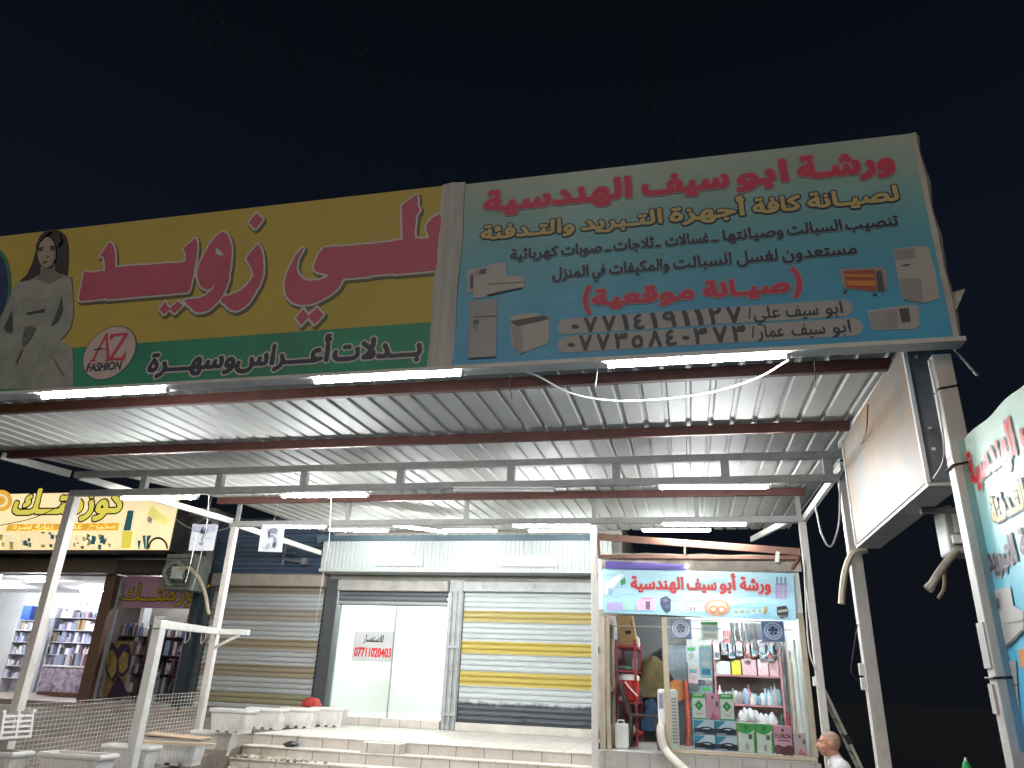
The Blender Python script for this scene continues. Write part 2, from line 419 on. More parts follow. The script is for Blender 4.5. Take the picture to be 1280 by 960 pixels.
# ------------------------------------------------------------------ canopy
def roof_z(y): return 4.16+.035*(y-7.46)
def left_x(y): return min(-7.38, max(-8.6, -8.6+(y-7.4)*.357)) if y > 6 else -8.75
can = thing('canopy', 'long corrugated metal canopy on white posts in front of the shops', 'canopy', (-3, 8, 0))
ys = [4.68, 6.0, 7.4, 8.2, 9.0, 10.0, 10.82, 12.5, 14.05]; prof = []; X = -8.9
while X < 1.7:
    prof += [(X, 0), (X+.155, 0), (X+.168, .023), (X+.202, .023), (X+.215, 0)]; X += .2151
vs = []; fs = []
for y in ys:
    for x, h in prof: vs.append((max(x, left_x(y)), y, roof_z(y)+h))
n = len(prof)
for i in range(len(ys)-1):
    for j in range(n-1):
        if max(prof[j+1][0], 0) or prof[j+1][0] > left_x(ys[i]) or prof[j+1][0] > left_x(ys[i+1]): fs.append((i*n+j, i*n+j+1, (i+1)*n+j+1, (i+1)*n+j))
b = MB(); b.add(vs, fs); b.k = 1
for y in (5.83, 7.49, 10.6):
    for k in range(0, 50):
        x = -8.5+.2151*k
        if x < 1.6 and x > left_x(y): b.box((x+.03, y+.06, roof_z(y)-.008), (.016, .016, .02))
b.build('roof_sheet', [M_roof, mat('screw_zinc', '#f0f0ee', .3, metal=.6)], can)
for y, xl in ((4.78, -8.7), (5.8, -8.65), (7.46, -8.58), (10.55, -8.0)):
    b = MB(); z = roof_z(y)-.052; b.bb(max(xl, left_x(y)-.02), 1.66, y-.03, y+.03, z-.05, z+.05)
    b.build('purlin', M_red, can, bevel=.004)
# truss on the middle row of posts
b = MB(); b.bb(-8.12, 1.74, 8.16, 8.24, 3.99, 4.07); b.build('truss_chord', M_greypaint, can, bevel=.004)
b = MB(); b.bb(-8.12, 1.74, 8.16, 8.24, 3.73, 3.81); b.build('truss_chord', M_greypaint, can, bevel=.004)
for x in (-6.99, -5.85, -4.65, -3.35, -1.96, -.72, .48, 1.55):
    b = MB(); b.bb(x-.045, x+.045, 8.165, 8.235, 3.812, 3.988); b.build('truss_strut', M_greypaint, can)
b = MB(); b.bb(-7.42, 1.70, 10.85, 10.94, 3.855, 3.945); b.build('back_beam', M_greypaint, can, bevel=.004)
for x in (-7.3, -5.3, -3.3, -1.3, .2, 1.6):
    b = MB(); b.bb(x-.03, x+.03, 10.87, 10.92, 3.947, roof_z(10.9)-.004); b.build('bracket', M_greypaint, can)
for p0, p1 in (((-8.56, 7.4, 4.08), (-8.16, 8.14, 4.03)), ((1.69, 4.8, 4.0), (1.69, 8.1, 4.10)), ((1.72, 8.3, 3.94), (1.66, 10.8, 3.90)), ((-7.33, 10.98, 3.9), (-7.33, 14.0, 3.95)), ((1.45, 10.98, 3.9), (1.2, 14.0, 4.2)), ((-8.10, 8.25, 4.02), (-7.36, 10.84, 3.94))):
    b = MB(); b.beam(p0, p1, .05, .09); b.build('edge_beam', M_white, can, bevel=.004)
POSTS = ((-8.05, 8.2, .36, 3.725, .115), (-7.33, 10.9, .5, 3.853, .10), (-1.305, 10.92, .30, 3.853, .085), (1.63, 10.9, 0, 3.853, .095), (1.70, 8.2, 0, 3.725, .12), (1.665, 4.80, 0, 3.66, .11))
for x, y, z0, z1, w in POSTS:
    b = MB(); b.bb(x-w/2, x+w/2, y-w/2, y+w/2, z0, z1); p = b.build('post', M_post, can, bevel=.006)
    b = MB(); b.bb(x-w, x+w, y-w, y+w, z0-.01, z0+.008); b.build('base_plate', M_greypaint, p)
# junction boxes on the right posts
for x, y, z in ((1.70-.075, 8.2, 1.86), (1.70-.075, 8.2, 1.73), (1.63-.06, 10.9, 1.78)):
    b = MB(); b.bb(x-.028, x+.012, y-.03, y+.03, z-.055, z+.055); b.build('junction_box', M_fix, can, bevel=.005)
# frame bar at the front end of the left posts
fr = thing('hanger_frame', 'white steel hanger bar with hooks between a short post and the second post', 'frame', (-5.76, 7.5, 0))
b = MB(); b.bb(-5.81, -5.71, 7.45, 7.55, -.01, 2.02); b.build('post', M_white, fr, bevel=.006)
b = MB(); b.beam((-5.74, 7.42, 2.065), (-7.27, 10.84, 2.19), .08, .09); b.build('bar', M_white, fr, bevel=.006)
b = MB(); b.beam((-7.27, 10.83, 2.185), (-6.70, 10.83, 2.185), .07, .08); b.build('bar', M_white, fr, bevel=.006)
b = MB(); b.beam((-7.27, 10.83, 1.94), (-6.86, 10.83, 2.14), .04, .04); b.build('brace', M_white, fr)
for t in (.42, .70, .86):
    q = Vector((-5.74, 7.42, 2.065)).lerp(Vector((-7.27, 10.84, 2.19)), t)
    b = MB(); b.tube([q+Vector((.06*math.sin(a*.1-.3), 0, -.10-.09*math.cos(a*.1-.3)))*1.0 if a else q+Vector((-.02, 0, .045)) for a in range(0, 42, 3)], .006, 6); b.build('hook', M_wire, fr)

# ------------------------------------------------------------------ tube lamps
def tube_lamp(a, b_, label, lit=True, dim=False, room=False, r=.014, up=Vector((0, 0, 1))):
    a = Vector(a); b_ = Vector(b_); t = thing('tube_lamp', label, 'lamp', (a+b_)/2, 'tube lamps under the canopy')
    d = (b_-a).normalized()
    m = MB(); m.beam(a+up*.029, b_+up*.029, .066, .018); m.build('batten', M_fix, t)
    m = MB(); m.tube([a+d*.03, b_-d*.03], r, 12); m.build('tube', (M_tube4 if a.y < 5 else M_tube3 if room else M_tube2 if dim else M_tube) if lit else M_fix, t, smooth=True)
    for p, q in ((a, a+d*.03), (b_-d*.03, b_)):
        m = MB(); m.tube([p, q], r*1.25, 12); m.build('end_cap', M_fix, t, smooth=True)
    return t
YS = 4.60
def sl(p, q, Y): return atY(*p, Y), atY(*q, Y)
S_ = [((755, 457.5), (988, 444.5), 4.645, 'lit tube lamp along the bottom edge of the blue workshop billboard'),
      ((390, 476.5), (581, 467.5), 4.645, 'lit tube lamp under the seam between the yellow and blue billboards'),
      ((50, 496), (211, 488), 4.645, 'lit tube lamp under the woman on the yellow billboard'),
      ((822, 610), (963, 609), 8.12, 'lit tube lamp on the right end of the grey truss'),
      ((351, 620.5), (461, 619.5), 8.12, 'lit tube lamp on the grey truss left of the unlit tube'),
      ((150, 623), (247, 622.5), 8.12, 'lit tube lamp on the truss overlapping the cosmetics shop sign'),
      ((828, 656), (934, 656), 10.83, 'lit tube lamp on the back beam above the copper red bars'),
      ((640, 658), (739, 658), 10.83, 'lit tube lamp on the back beam just left of the thin middle post'),
      ((329, 659), (408, 659.5), 10.83, 'lit tube lamp on the back beam above the right hanging paper'),
      ((802, 663.5), (889, 663.5), 13.2, 'lit tube lamp behind the back beam above the workshop banner'),
      ((660, 664), (740, 664), 13.2, 'lit tube lamp near the white fascia left of the middle post, behind another tube'),
      ((554, 663.5), (622, 664), 13.2, 'lit tube lamp near the white fascia right of the slanted tube'),
      ((411, 663), (486, 664), 13.2, 'lit tube lamp near the left corner of the white fascia')]
for p, q, Y, lb in S_:
    a, c = sl(p, q, Y)
    if Y < 5: a.z = c.z = (a.z+c.z)/2
    tube_lamp(a, c, lb, dim=Y > 13)
a = atY(478, 655, 11.2); c = atY(560, 666, 12.0); tube_lamp(a, c, 'slanted lit tube lamp running from the back beam towards the white fascia')
a, c = sl((567, 613), (692, 613.5), 8.12); tube_lamp(a, c, 'unlit tube lamp on the middle of the grey truss', lit=False)

# ------------------------------------------------------------------ yellow billboard
PS = Plane((0, YS, 0), (1, 0, 0), (0, 0, 1))
M_yel = mat('print_yellow', (.56, .43, .075), .55, var=.05, vs=1.5, bump=.05, bs=6)
M_grn = mat('print_green', (.02, .30, .17), .5, var=.18, vs=1.1)
M_pink = mat('print_pink', (.55, .10, .16), .5, var=.06)
M_pale = mat('print_pale', (.62, .60, .55), .5, var=.05)
M_shad = mat('print_dark_olive', (.13, .13, .07), .5)
M_navy = mat('print_navy', (.03, .035, .075), .5)
M_redp = mat('print_red', (.62, .05, .11), .5, var=.05)
M_gold = mat('print_gold', (.58, .46, .18), .5, var=.05)
M_back = mat('sign_back', '#7b7a76', .6)
yb = thing('billboard', 'yellow and green billboard with big pink Arabic letters and a woman', 'billboard', (-5, 4.66, 3.7))
b = MB(); b.bb(-8.9, -1.755, 4.602, 4.70, 3.70, 5.315); b.build('panel', M_yel, yb)
zg = PS.uv(345, 416.6)[1]
b = MB(); b.add([PS.pt(-8.9, 3.702, .0015), PS.pt(-1.757, 3.702, .0015), PS.pt(-1.757, zg, .0015), PS.pt(-8.9, zg, .0015)], [(0, 1, 2, 3)]); b.build('green_band', M_grn, yb)
b = MB(); b.bb(-8.9, -1.76, 4.575, 4.70, 3.672, 3.698); b.build('bottom_rail', M_white, yb)
za = lambda p: zoompts(p, 6.857, 90, 270)
zb = lambda p: zoompts(p, 6.857, 200, 260)
zc = lambda p: zoompts(p, 5.333, 340, 230)
zd = lambda p: zoompts(p, 5.333, 420, 230)
L_dal = za([(330, 222), (355, 250), (370, 300), (375, 440)])+zb([(222, 465), (222, 400), (205, 352), (302, 262), (322, 290), (322, 370), (312, 450), (262, 700), (240, 728)])+za([(305, 716), (290, 700), (270, 714), (75, 728), (62, 705), (110, 475), (135, 486), (200, 485), (290, 470), (285, 400), (272, 350), (240, 348)])
L_waw = zb([(545, 205), (575, 230), (600, 275), (614, 330), (617, 400), (605, 540), (585, 640), (560, 710), (530, 765), (500, 805), (440, 865), (395, 888), (350, 900), (315, 895), (280, 875), (205, 790), (300, 780), (350, 770), (400, 748), (455, 695), (490, 640), (440, 690), (415, 702), (385, 700), (350, 670), (330, 625), (322, 570), (330, 520), (345, 470), (395, 375), (430, 310), (478, 348), (475, 372), (490, 402), (515, 412), (548, 410), (530, 375), (490, 345), (478, 348), (430, 310), (470, 262), (510, 222)])
L_zay = zb([(840, 310), (870, 360), (885, 420), (892, 520), (880, 600), (858, 660), (800, 760), (760, 820), (710, 862), (655, 886), (620, 878), (590, 862), (522, 795), (540, 765), (600, 750), (680, 718), (740, 672), (780, 620), (805, 582), (790, 530), (742, 436), (790, 370)])
L_ali = zc([(200, 430), (160, 480), (130, 535), (105, 590), (90, 640), (85, 690), (95, 740), (115, 770), (145, 795), (200, 808), (250, 806), (290, 795), (380, 748), (430, 710), (460, 670), (478, 630), (500, 632)])+zd([(85, 630), (300, 608), (690, 578), (708, 200), (680, 208), (640, 230), (612, 265), (602, 300), (622, 362), (530, 368), (525, 330), (540, 205), (562, 180), (547, 150), (545, 70), (525, 80), (440, 145), (446, 375)])+zc([(720, 395), (345, 428), (320, 460), (298, 500), (280, 550), (285, 575), (310, 592), (385, 608), (350, 632), (300, 645), (245, 648), (210, 636), (185, 612), (168, 575), (168, 535), (180, 495), (215, 432)])
dots = [zb([(45, 805), (90, 865), (40, 915), (2, 870)]), zb([(160, 800), (197, 840), (130, 905), (85, 868)]), zb([(830, 45), (888, 100), (820, 188), (762, 130)]), zc([(210, 835), (247, 885), (195, 945), (163, 895)]), zc([(300, 825), (347, 870), (285, 940), (243, 885)])]
big = [np.array(pxp(PS, p)) for p in [L_dal, L_waw, L_zay, L_ali]+dots]
layered(PS, big, .008, [(0, M_pink, 0, 0, 'pink_lettering'), (.021, M_pale, 0, 0, 'letter_outline'), (.027, M_shad, .013, -.018, 'letter_shadow')], yb, 'x')
bu = lambda x, y: PS.uv(x, y)[0]
bz = PS.uv(486, 446.5)[1]
lay_b = [(.012, M_navy, 0, 0, 'navy_lettering'), (.025, M_pale, 0, 0, 'letter_outline')]
words(PS, [('بـــدلات', bu(418, 440), bu(526, 440)), ('أعـــراس', bu(297, 450), bu(411, 450)), ('وسهـــرة', bu(186, 460), bu(292, 460))], bz, .235, .0055, lay_b, yb, 'x')
# round shop mark
cz = PS.uv(137, 441); ra = .245
mk = decal(PS, 'round_logo', [(ell(cz, ra*1.03, ra*1.03*.98), M_navy), (ell(cz, ra, ra*.98), mat('print_blush', (.62, .50, .45), .5))], yb)
zl = lambda p: zoompts(p, 5.12, 95, 400)
AZ = [zl([(92, 268), (130, 268), (130, 262), (118, 260), (150, 190), (193, 120), (200, 255), (188, 260), (188, 268), (232, 262), (232, 256), (216, 252), (204, 85), (196, 85), (105, 258), (92, 262)]), zl([(222, 92), (336, 84), (336, 92), (236, 246), (296, 240), (318, 208), (326, 208), (312, 262), (212, 258), (212, 252), (312, 100), (246, 106), (228, 128), (220, 128)])]
layered(PS, [np.array(pxp(PS, p)) for p in AZ], .005, [(.001, mat('print_crimson', (.60, .05, .10), .5), 0, 0, 'red_initials')], yb, 'x', height=.0065)
layered(PS, [np.array(pxp(PS, zl([(108, 200), (125, 188), (160, 180), (190, 186), (200, 196), (180, 190), (150, 190), (125, 196)])))], .005, [(0, M_navy, 0, 0, 'swash')], yb, 'x', height=.0085)
zu = PS.uv(109, 463); zv = PS.uv(152, 457)
P_ = Plane(PS.pt(zu[0], zu[1]-.012, .005), (1, 0, .0), (0, 0, 1))
words(P_, [('FASHION', 0, zv[0]-zu[0])], 0, .105, .004, [(.003, M_navy, 0, 0, 'black_lettering')], yb, 'x', raw=True)
# printed woman, flat picture in muted greys
zw = lambda p: pxp(PS, zoompts(p, 4.364, 0, 270))
M_h = mat('print_hair', (.035, .028, .026), .5, var=.3, vs=30, stretch=(1, 1, .15)); M_sk = mat('print_skin', (.42, .34, .27), .5, var=.05); M_dr = mat('print_dress', (.33, .35, .30), .5, var=.16, vs=6)
M_sk2 = mat('print_skin_shade', (.24, .21, .17), .5); M_eye = mat('print_feature', (.06, .05, .05), .5); M_dk = mat('print_dark_gap', (.06, .07, .06), .5); M_lip = mat('print_lip', (.26, .11, .10), .5)
decal(PS, 'dark_oval', [(zw(ell((-22, 375), 84, 200)), mat('print_green_rim', (.03, .22, .12), .5)), (zw(ell((-28, 378), 74, 182)), mat('print_deep_blue', (.012, .03, .12), .5))], yb)
decal(PS, 'printed_woman', [
    (zw([(290, 74), (335, 84), (362, 112), (374, 160), (376, 240), (370, 326), (335, 326), (300, 300), (240, 300), (190, 340), (150, 355), (104, 362), (150, 318), (176, 262), (196, 190), (214, 136), (245, 94)]), M_h),
    (zw([(228, 250), (300, 250), (306, 312), (345, 322), (392, 332), (402, 430), (404, 540), (388, 612), (360, 650), (330, 680), (372, 700), (398, 730), (404, 820), (404, 945), (-30, 945), (-30, 640), (40, 480), (66, 420), (84, 376), (108, 362), (170, 350), (222, 320)]), M_dr),
    (zw([(226, 270), (300, 262), (306, 315), (345, 326), (330, 345), (270, 372), (220, 350), (190, 350), (222, 322)]), M_sk2),
    (zw([(118, 366), (200, 352), (262, 386), (330, 344), (390, 338), (398, 430), (330, 440), (262, 458), (190, 450), (96, 470), (74, 420)]), mat('print_gown_top', (.37, .38, .33), .5, var=.1, vs=9)),
    (zw([(24, 612), (66, 520), (74, 560), (70, 640), (40, 636)]), M_dk), (zw([(340, 440), (346, 520), (318, 580), (280, 606), (300, 560), (326, 490)]), M_dk),
    (zw([(148, 530), (200, 520), (250, 508), (240, 528), (196, 532), (156, 542)]), M_eye),
    (zw([(140, 610), (176, 600), (200, 612), (180, 660), (150, 700), (126, 716), (130, 660)]), mat('print_lace', (.15, .16, .14), .5, var=.7, vs=60)),
    (zw([(276, 760), (300, 780), (360, 880), (340, 870)]), M_sk2), (zw([(120, 720), (130, 730), (96, 810), (90, 800)]), M_sk2),
    (zw(ell((262, 204), 50, 84)), M_sk), (zw([(300, 190), (312, 190), (310, 240), (290, 280), (262, 290), (290, 262), (300, 230)]), M_sk2),
    (zw([(214, 188), (232, 182), (246, 190), (232, 198), (216, 198)]), M_eye), (zw([(282, 186), (300, 176), (312, 182), (300, 192), (284, 194)]), M_eye),
    (zw([(210, 178), (246, 174), (246, 180), (212, 184)]), M_eye), (zw([(280, 174), (312, 164), (312, 170), (282, 180)]), M_eye),
    (zw([(258, 226), (272, 222), (276, 230), (262, 234)]), M_sk2), (zw([(236, 259), (252, 255), (268, 250), (262, 259), (246, 265)]), M_lip),
    (zw([(286, 76), (300, 84), (270, 104), (226, 150), (210, 196), (206, 170), (226, 120), (252, 94)]), M_h), (zw([(288, 80), (330, 92), (348, 140), (322, 176), (316, 130), (300, 100)]), M_h)], yb, h0=.004)
# white edge strip between both boards
ws = thing('seam_cloth', 'creased whitish sheet strip covering the joint between the two billboards', 'sheet', (-1.66, 4.6, 3.7))
vs = []; fs = []
for i in range(25):
    z = 3.69+1.63*i/24
    for j in range(7):
        vs.append((-1.763+.195*j/6+.006*math.sin(i*.5), 4.594-.012*math.sin(math.pi*j/6)-.004*mnoise.noise(Vector((j*.9, i*.35, 0))), z))
for i in range(24):
    for j in range(6): fs.append((i*7+j, i*7+j+1, i*7+j+8, i*7+j+7))
b = MB(); b.add(vs, fs); b.build('sheet', mat('seam_sheet', (.5, .49, .46), .5, var=.2, vs=1.5, stretch=(6, 1, .3)), ws, smooth=True)

# ------------------------------------------------------------------ blue workshop billboard and its sisters
def grad_mat(name, stops, axis, a0, a1, rough=.45, wrinkle=0):
    m = mat(name, (.4, .4, .4), rough); t = m.node_tree; N = t.nodes; L = t.links; b = N['Principled BSDF']
    co = N.new('ShaderNodeTexCoord'); s = N.new('ShaderNodeSeparateXYZ'); mr = N.new('ShaderNodeMapRange'); rp = N.new('ShaderNodeValToRGB')
    L.new(co.outputs['Object'], s.inputs[0]); L.new(s.outputs[axis], mr.inputs[0]); mr.inputs[1].default_value = a0; mr.inputs[2].default_value = a1
    L.new(mr.outputs[0], rp.inputs[0]); e = rp.color_ramp.elements
    e[0].position = stops[0][0]; e[0].color = stops[0][1]+(1,); e[1].position = stops[-1][0]; e[1].color = stops[-1][1]+(1,)
    for p, c in stops[1:-1]: q = e.new(p); q.color = c+(1,)
    nz = N.new('ShaderNodeTexNoise'); nz.inputs['Scale'].default_value = 1.2; L.new(co.outputs['Object'], nz.inputs[0])
    mx = N.new('ShaderNodeMix'); mx.data_type = 'RGBA'; mx.blend_type = 'SOFT_LIGHT'; mx.inputs[0].default_value = .5
    L.new(rp.outputs[0], mx.inputs[6]); L.new(nz.outputs[0], mx.inputs[7]); L.new(mx.outputs[2], b.inputs['Base Color'])
    if wrinkle:
        mp = N.new('ShaderNodeMapping'); mp.inputs['Rotation'].default_value = (0, .6, .6); mp.inputs['Scale'].default_value = (2, 2, 9); L.new(co.outputs['Object'], mp.inputs[0])
        n2 = N.new('ShaderNodeTexNoise'); n2.inputs['Scale'].default_value = 1.3; n2.inputs['Detail'].default_value = 5; L.new(mp.outputs[0], n2.inputs[0])
        bp = N.new('ShaderNodeBump'); bp.inputs['Strength'].default_value = wrinkle; bp.inputs['Distance'].default_value = .03; L.new(n2.outputs[0], bp.inputs['Height']); L.new(bp.outputs[0], b.inputs['Normal'])
    return m
STOPS = [(0, (.06, .38, .66)), (.3, (.08, .39, .58)), (.6, (.15, .43, .48)), (.82, (.32, .49, .43)), (1, (.43, .51, .43))]
M_blue = grad_mat('print_blue_gradient', STOPS, 'Z', 3.7, 5.3, wrinkle=.15)
bbd = thing('billboard', 'blue green workshop billboard with red, yellow and navy Arabic lines', 'billboard', (.1, 4.66, 3.7))
b = MB(); b.bb(-1.572, 1.715, 4.602, 4.70, 3.70, 5.305); b.build('panel', M_blue, bbd)
b = MB(); b.bb(-1.755, 1.76, 4.575, 4.70, 3.668, 3.698); b.build('bottom_rail', M_white, bbd)
M_rim = mat('banner_hem', (.52, .50, .44), .6, var=.15)
vs = []; fs = []
for i in range(33):
    z = 3.70+1.605*i/32; w = .035+.018*math.sin(i*.32)**2+.01*mnoise.noise(Vector((i*.4, 3, 0)))
    vs += [(1.700, 4.598, z), (1.716+w*.4, 4.592, z), (1.722+w, 4.64, z)]
for i in range(32):
    for j in range(2): fs.append((i*3+j, i*3+j+1, i*3+j+4, i*3+j+3))
b = MB(); b.add(vs, fs); b.build('hem', M_rim, bbd, smooth=True)
def u_(x, y=300): return PS.uv(x, y)[0]
def v_(x, y): return PS.uv(x, y)[1]
M_pk = mat('print_letter_rim', (.46, .30, .31), .5)
lay = [(.015, M_redp, 0, 0, 'red_lettering'), (.025, M_pk, 0, 0, 'letter_outline')]
bs = v_(782, 246)
words(PS, [('الهندسية', u_(606, 262), u_(788, 232)), ('سيف', u_(804, 235), u_(909, 220)), ('ابو', u_(922, 228), u_(983, 215)), ('ورشـة', u_(999, 215), u_(1116, 205))], bs, .245, .0055, lay, bbd, 'x')
lay = [(.009, M_gold, 0, 0, 'yellow_lettering'), (.019, M_navy, 0, 0, 'letter_outline')]
bs = v_(1110, 251)
words(PS, [('والتـدفئة', u_(602, 298), u_(717, 290)), ('التـبريد', u_(727, 285), u_(827, 275)), ('أجهزة', u_(838, 275), u_(931, 263)), ('كافة', u_(942, 265), u_(1001, 260)), ('لصيـانة', u_(1011, 260), u_(1123, 250))], bs, .165, .0048, lay, bbd, 'x')
lay = [(.006, M_navy, 0, 0, 'navy_lettering'), (.011, mat('print_letter_glow', (.24, .42, .46), .5), 0, 0, 'letter_outline')]
bs = v_(1100, 283.5)
words(PS, [('كهربائية', u_(638, 324), u_(697, 320)), ('صوبات', u_(702, 318), u_(752, 313)), ('ـ', u_(756, 312), u_(764, 312)), ('ثلاجات', u_(767, 310), u_(817, 306)), ('ـ', u_(820, 306), u_(826, 306)), ('غسالات', u_(832, 305), u_(886, 299)), ('ـ', u_(889, 298), u_(898, 298)), ('وصيانتها', u_(904, 298), u_(979, 292)), ('السبالت', u_(984, 291), u_(1052, 285)), ('تنصيب', u_(1057, 284), u_(1122, 277))], bs, .118, .0042, lay, bbd, 'x')
bs = v_(1060, 318)
words(PS, [('المنزل', u_(691, 350), u_(735, 343)), ('في', u_(741, 343), u_(756, 341)), ('والمكيفات', u_(762, 342), u_(836, 335)), ('السبالت', u_(842, 334), u_(914, 326)), ('لغسل', u_(921, 326), u_(972, 322)), ('مستعدون', u_(978, 321), u_(1070, 311))], bs, .125, .0042, lay, bbd, 'x')
lay = [(.010, M_redp, 0, 0, 'red_lettering'), (.019, M_pk, 0, 0, 'letter_outline')]
bs = v_(890, 371)
words(PS, [('موقعية', u_(741, 380), u_(867, 366)), ('صيـانة', u_(880, 367), u_(986, 356))], bs, .165, .0048, lay, bbd, 'x')
def paren(cx, cy, s, h=.115):
    u, v = PS.uv(cx, cy); a = []
    for t in range(-6, 7): a.append((u+s*(.028-.034*(t/6)**2), v+h*t/6))
    for t in range(6, -7, -1): a.append((u+s*(.0-.030*(t/6)**2), v+h*.96*t/6))
    return np.array(a)
for q in (paren(734, 375, -1), paren(996, 353, 1)): layered(PS, [q], .005, [(.004, M_redp, 0, 0, 'bracket_mark'), (.013, M_pk, 0, 0, 'letter_outline')], bbd, 'x')
M_pill = mat('print_pill', (.44, .42, .40), .5, var=.06)
def pill(x0, x1, yt, yb):
    u0 = u_(*x0); u1 = u_(*x1); vb = v_(*yb); vt = v_(*yt); r = (vt-vb)/2; c = (vt+vb)/2
    return [(u1-r+r*math.cos(t*math.pi/12), c+r*math.sin(t*math.pi/12)) for t in range(-6, 7)]+[(u0+r-r*math.cos(t*math.pi/12), c-r*math.sin(t*math.pi/12)) for t in range(-6, 7)]
pl1 = pill((697, 408), (1066, 383), (714, 398), (707, 418)); pl2 = pill((697, 432), (1078, 405), (714, 420), (707, 441))
decal(PS, 'number_pill', [(pl1, M_pill)], bbd, h0=.0006); decal(PS, 'number_pill', [(pl2, M_pill)], bbd, h0=.0012)
M_dg = mat('print_digit', (.05, .06, .09), .5); lay = [(.008, M_dg, 0, 0, 'phone_number')]
def digs(s, xs, base, em): words(PS, [(ch, u_(*a), u_(*c)) for ch, a, c in xs], base, em, .0042, lay, bbd, 'x', raw=True)
zp = lambda x, y: (690+x/6.095, 370+y/6.095)
zq = lambda x, y: (880+x/6.4, 360+y/6.4)
b1 = pl1[18][1]; c1 = (v_(714, 398)+v_(707, 418))/2; c2 = (v_(714, 420)+v_(707, 441))/2; em = .165
r1 = [('٠', 150, 205), ('٧', 248, 340), ('٧', 388, 482), ('١', 535, 580), ('٤', 628, 700), ('١', 752, 800), ('٩', 848, 945), ('١', 995, 1045), ('١', 1095, 1150)]
digs('', [(c, zp(a, 200), zp(e, 200)) for c, a, e in r1]+[('٢', zq(42, 200), zq(130, 200)), ('٧', zq(185, 190), zq(290, 190))], c1-.33*em, em)
r2 = [('٠', 122, 172), ('٧', 212, 300), ('٧', 345, 435), ('٣', 480, 572), ('٥', 612, 690), ('٨', 740, 832), ('٤', 872, 945), ('٠', 995, 1045), ('٣', 1088, 1180)]
digs('', [(c, zp(a, 340), zp(e, 340)) for c, a, e in r2]+[('٧', zq(75, 360), zq(180, 360)), ('٣', zq(228, 350), zq(325, 350))], c2-.33*em, em)
lay2 = [(.004, M_dg, 0, 0, 'name_lettering')]
words(PS, [('/', u_(*zq(352, 200)), u_(*zq(376, 200))), ('علي', u_(*zq(395, 200)), u_(*zq(605, 200))), ('سيف', u_(*zq(655, 190)), u_(*zq(910, 170))), ('ابو', u_(*zq(968, 170)), u_(*zq(1105, 160)))], c1-.038, .125, .0042, lay2, bbd, 'x')
words(PS, [('/', u_(*zq(378, 340)), u_(*zq(402, 340))), ('عمار', u_(*zq(430, 360)), u_(*zq(640, 350))), ('سيف', u_(*zq(700, 340)), u_(*zq(965, 330))), ('ابو', u_(*zq(1025, 320)), u_(*zq(1170, 305)))], c2-.038, .125, .0042, lay2, bbd, 'x')
# pictures of appliances (flat print)
M_i1 = mat('print_appliance_white', (.50, .47, .44), .5, var=.06); M_i2 = mat('print_appliance_grey', (.36, .34, .33), .5, var=.1); M_i3 = mat('print_appliance_dark', (.09, .09, .11), .5); M_i4 = mat('print_silver', (.40, .39, .39), .5, var=.12, vs=2)
ze = lambda p: pxp(PS, zoompts(p, 6.855, 570, 320))
zf = lambda p: pxp(PS, zoompts(p, 6.856, 1030, 290))
decal(PS, 'printed_air_conditioner', [(ze([(100, 130), (120, 118), (260, 95), (300, 72), (400, 55), (430, 66), (430, 165), (590, 180), (588, 270), (470, 295), (330, 330), (205, 362), (150, 362), (152, 312), (100, 320)]), M_i1), (ze([(116, 150), (156, 140), (152, 285), (112, 300)]), M_i2), (ze([(124, 170), (150, 165), (148, 270), (122, 285)]), M_i3), (ze([(165, 128), (262, 108), (262, 150), (165, 168)]), M_i2), (ze([(205, 122), (258, 110), (258, 146), (205, 158)]), M_i3), (ze([(270, 238), (586, 222), (586, 228), (270, 246)]), M_i2), (ze([(265, 335), (400, 302), (560, 272), (570, 280), (420, 312), (270, 345)]), M_i3)], bbd)
decal(PS, 'printed_fridge', [(ze([(128, 384), (352, 372), (345, 868), (104, 884), (112, 600), (122, 390)]), M_i4), (ze([(120, 390), (136, 388), (118, 880), (104, 882)]), M_i2), (ze([(150, 522), (350, 510), (350, 518), (150, 530)]), M_i3), (ze([(148, 552), (196, 548), (196, 574), (182, 578), (182, 640), (176, 642), (176, 580), (158, 582), (158, 620), (152, 622)]), M_i3), (ze([(102, 876), (344, 860), (342, 872), (102, 886)]), M_i3)], bbd)
decal(PS, 'printed_washing_machine', [(ze([(462, 524), (560, 500), (690, 490), (754, 520), (800, 500), (800, 700), (790, 750), (550, 840), (500, 800), (480, 760)]), M_i1), (ze([(462, 560), (600, 535), (742, 512), (790, 520), (790, 545), (560, 598), (520, 605)]), M_i3), (ze([(470, 590), (520, 606), (560, 600), (580, 835), (550, 840), (500, 800)]), M_i2)], bbd)
decal(PS, 'printed_heater', [(zf([(130, 318), (500, 300), (540, 340), (545, 470), (515, 518), (180, 490), (150, 440)]), M_i2), (zf([(165, 338), (430, 322), (450, 508), (190, 480)]), mat('print_glow_red', (.45, .10, .05), .5)), (zf([(172, 364), (420, 366), (430, 388), (180, 386)]), mat('print_glow_orange', (.72, .27, .06), .5)), (zf([(185, 420), (436, 420), (440, 470), (200, 460)]), mat('print_glow_orange', '#000000')), (zf([(440, 340), (490, 335), (520, 510), (458, 508)]), M_i3), (zf([(160, 510), (200, 500), (190, 525), (165, 525)]), M_i3), (zf([(416, 532), (452, 532), (450, 546), (418, 546)]), M_i3)], bbd)
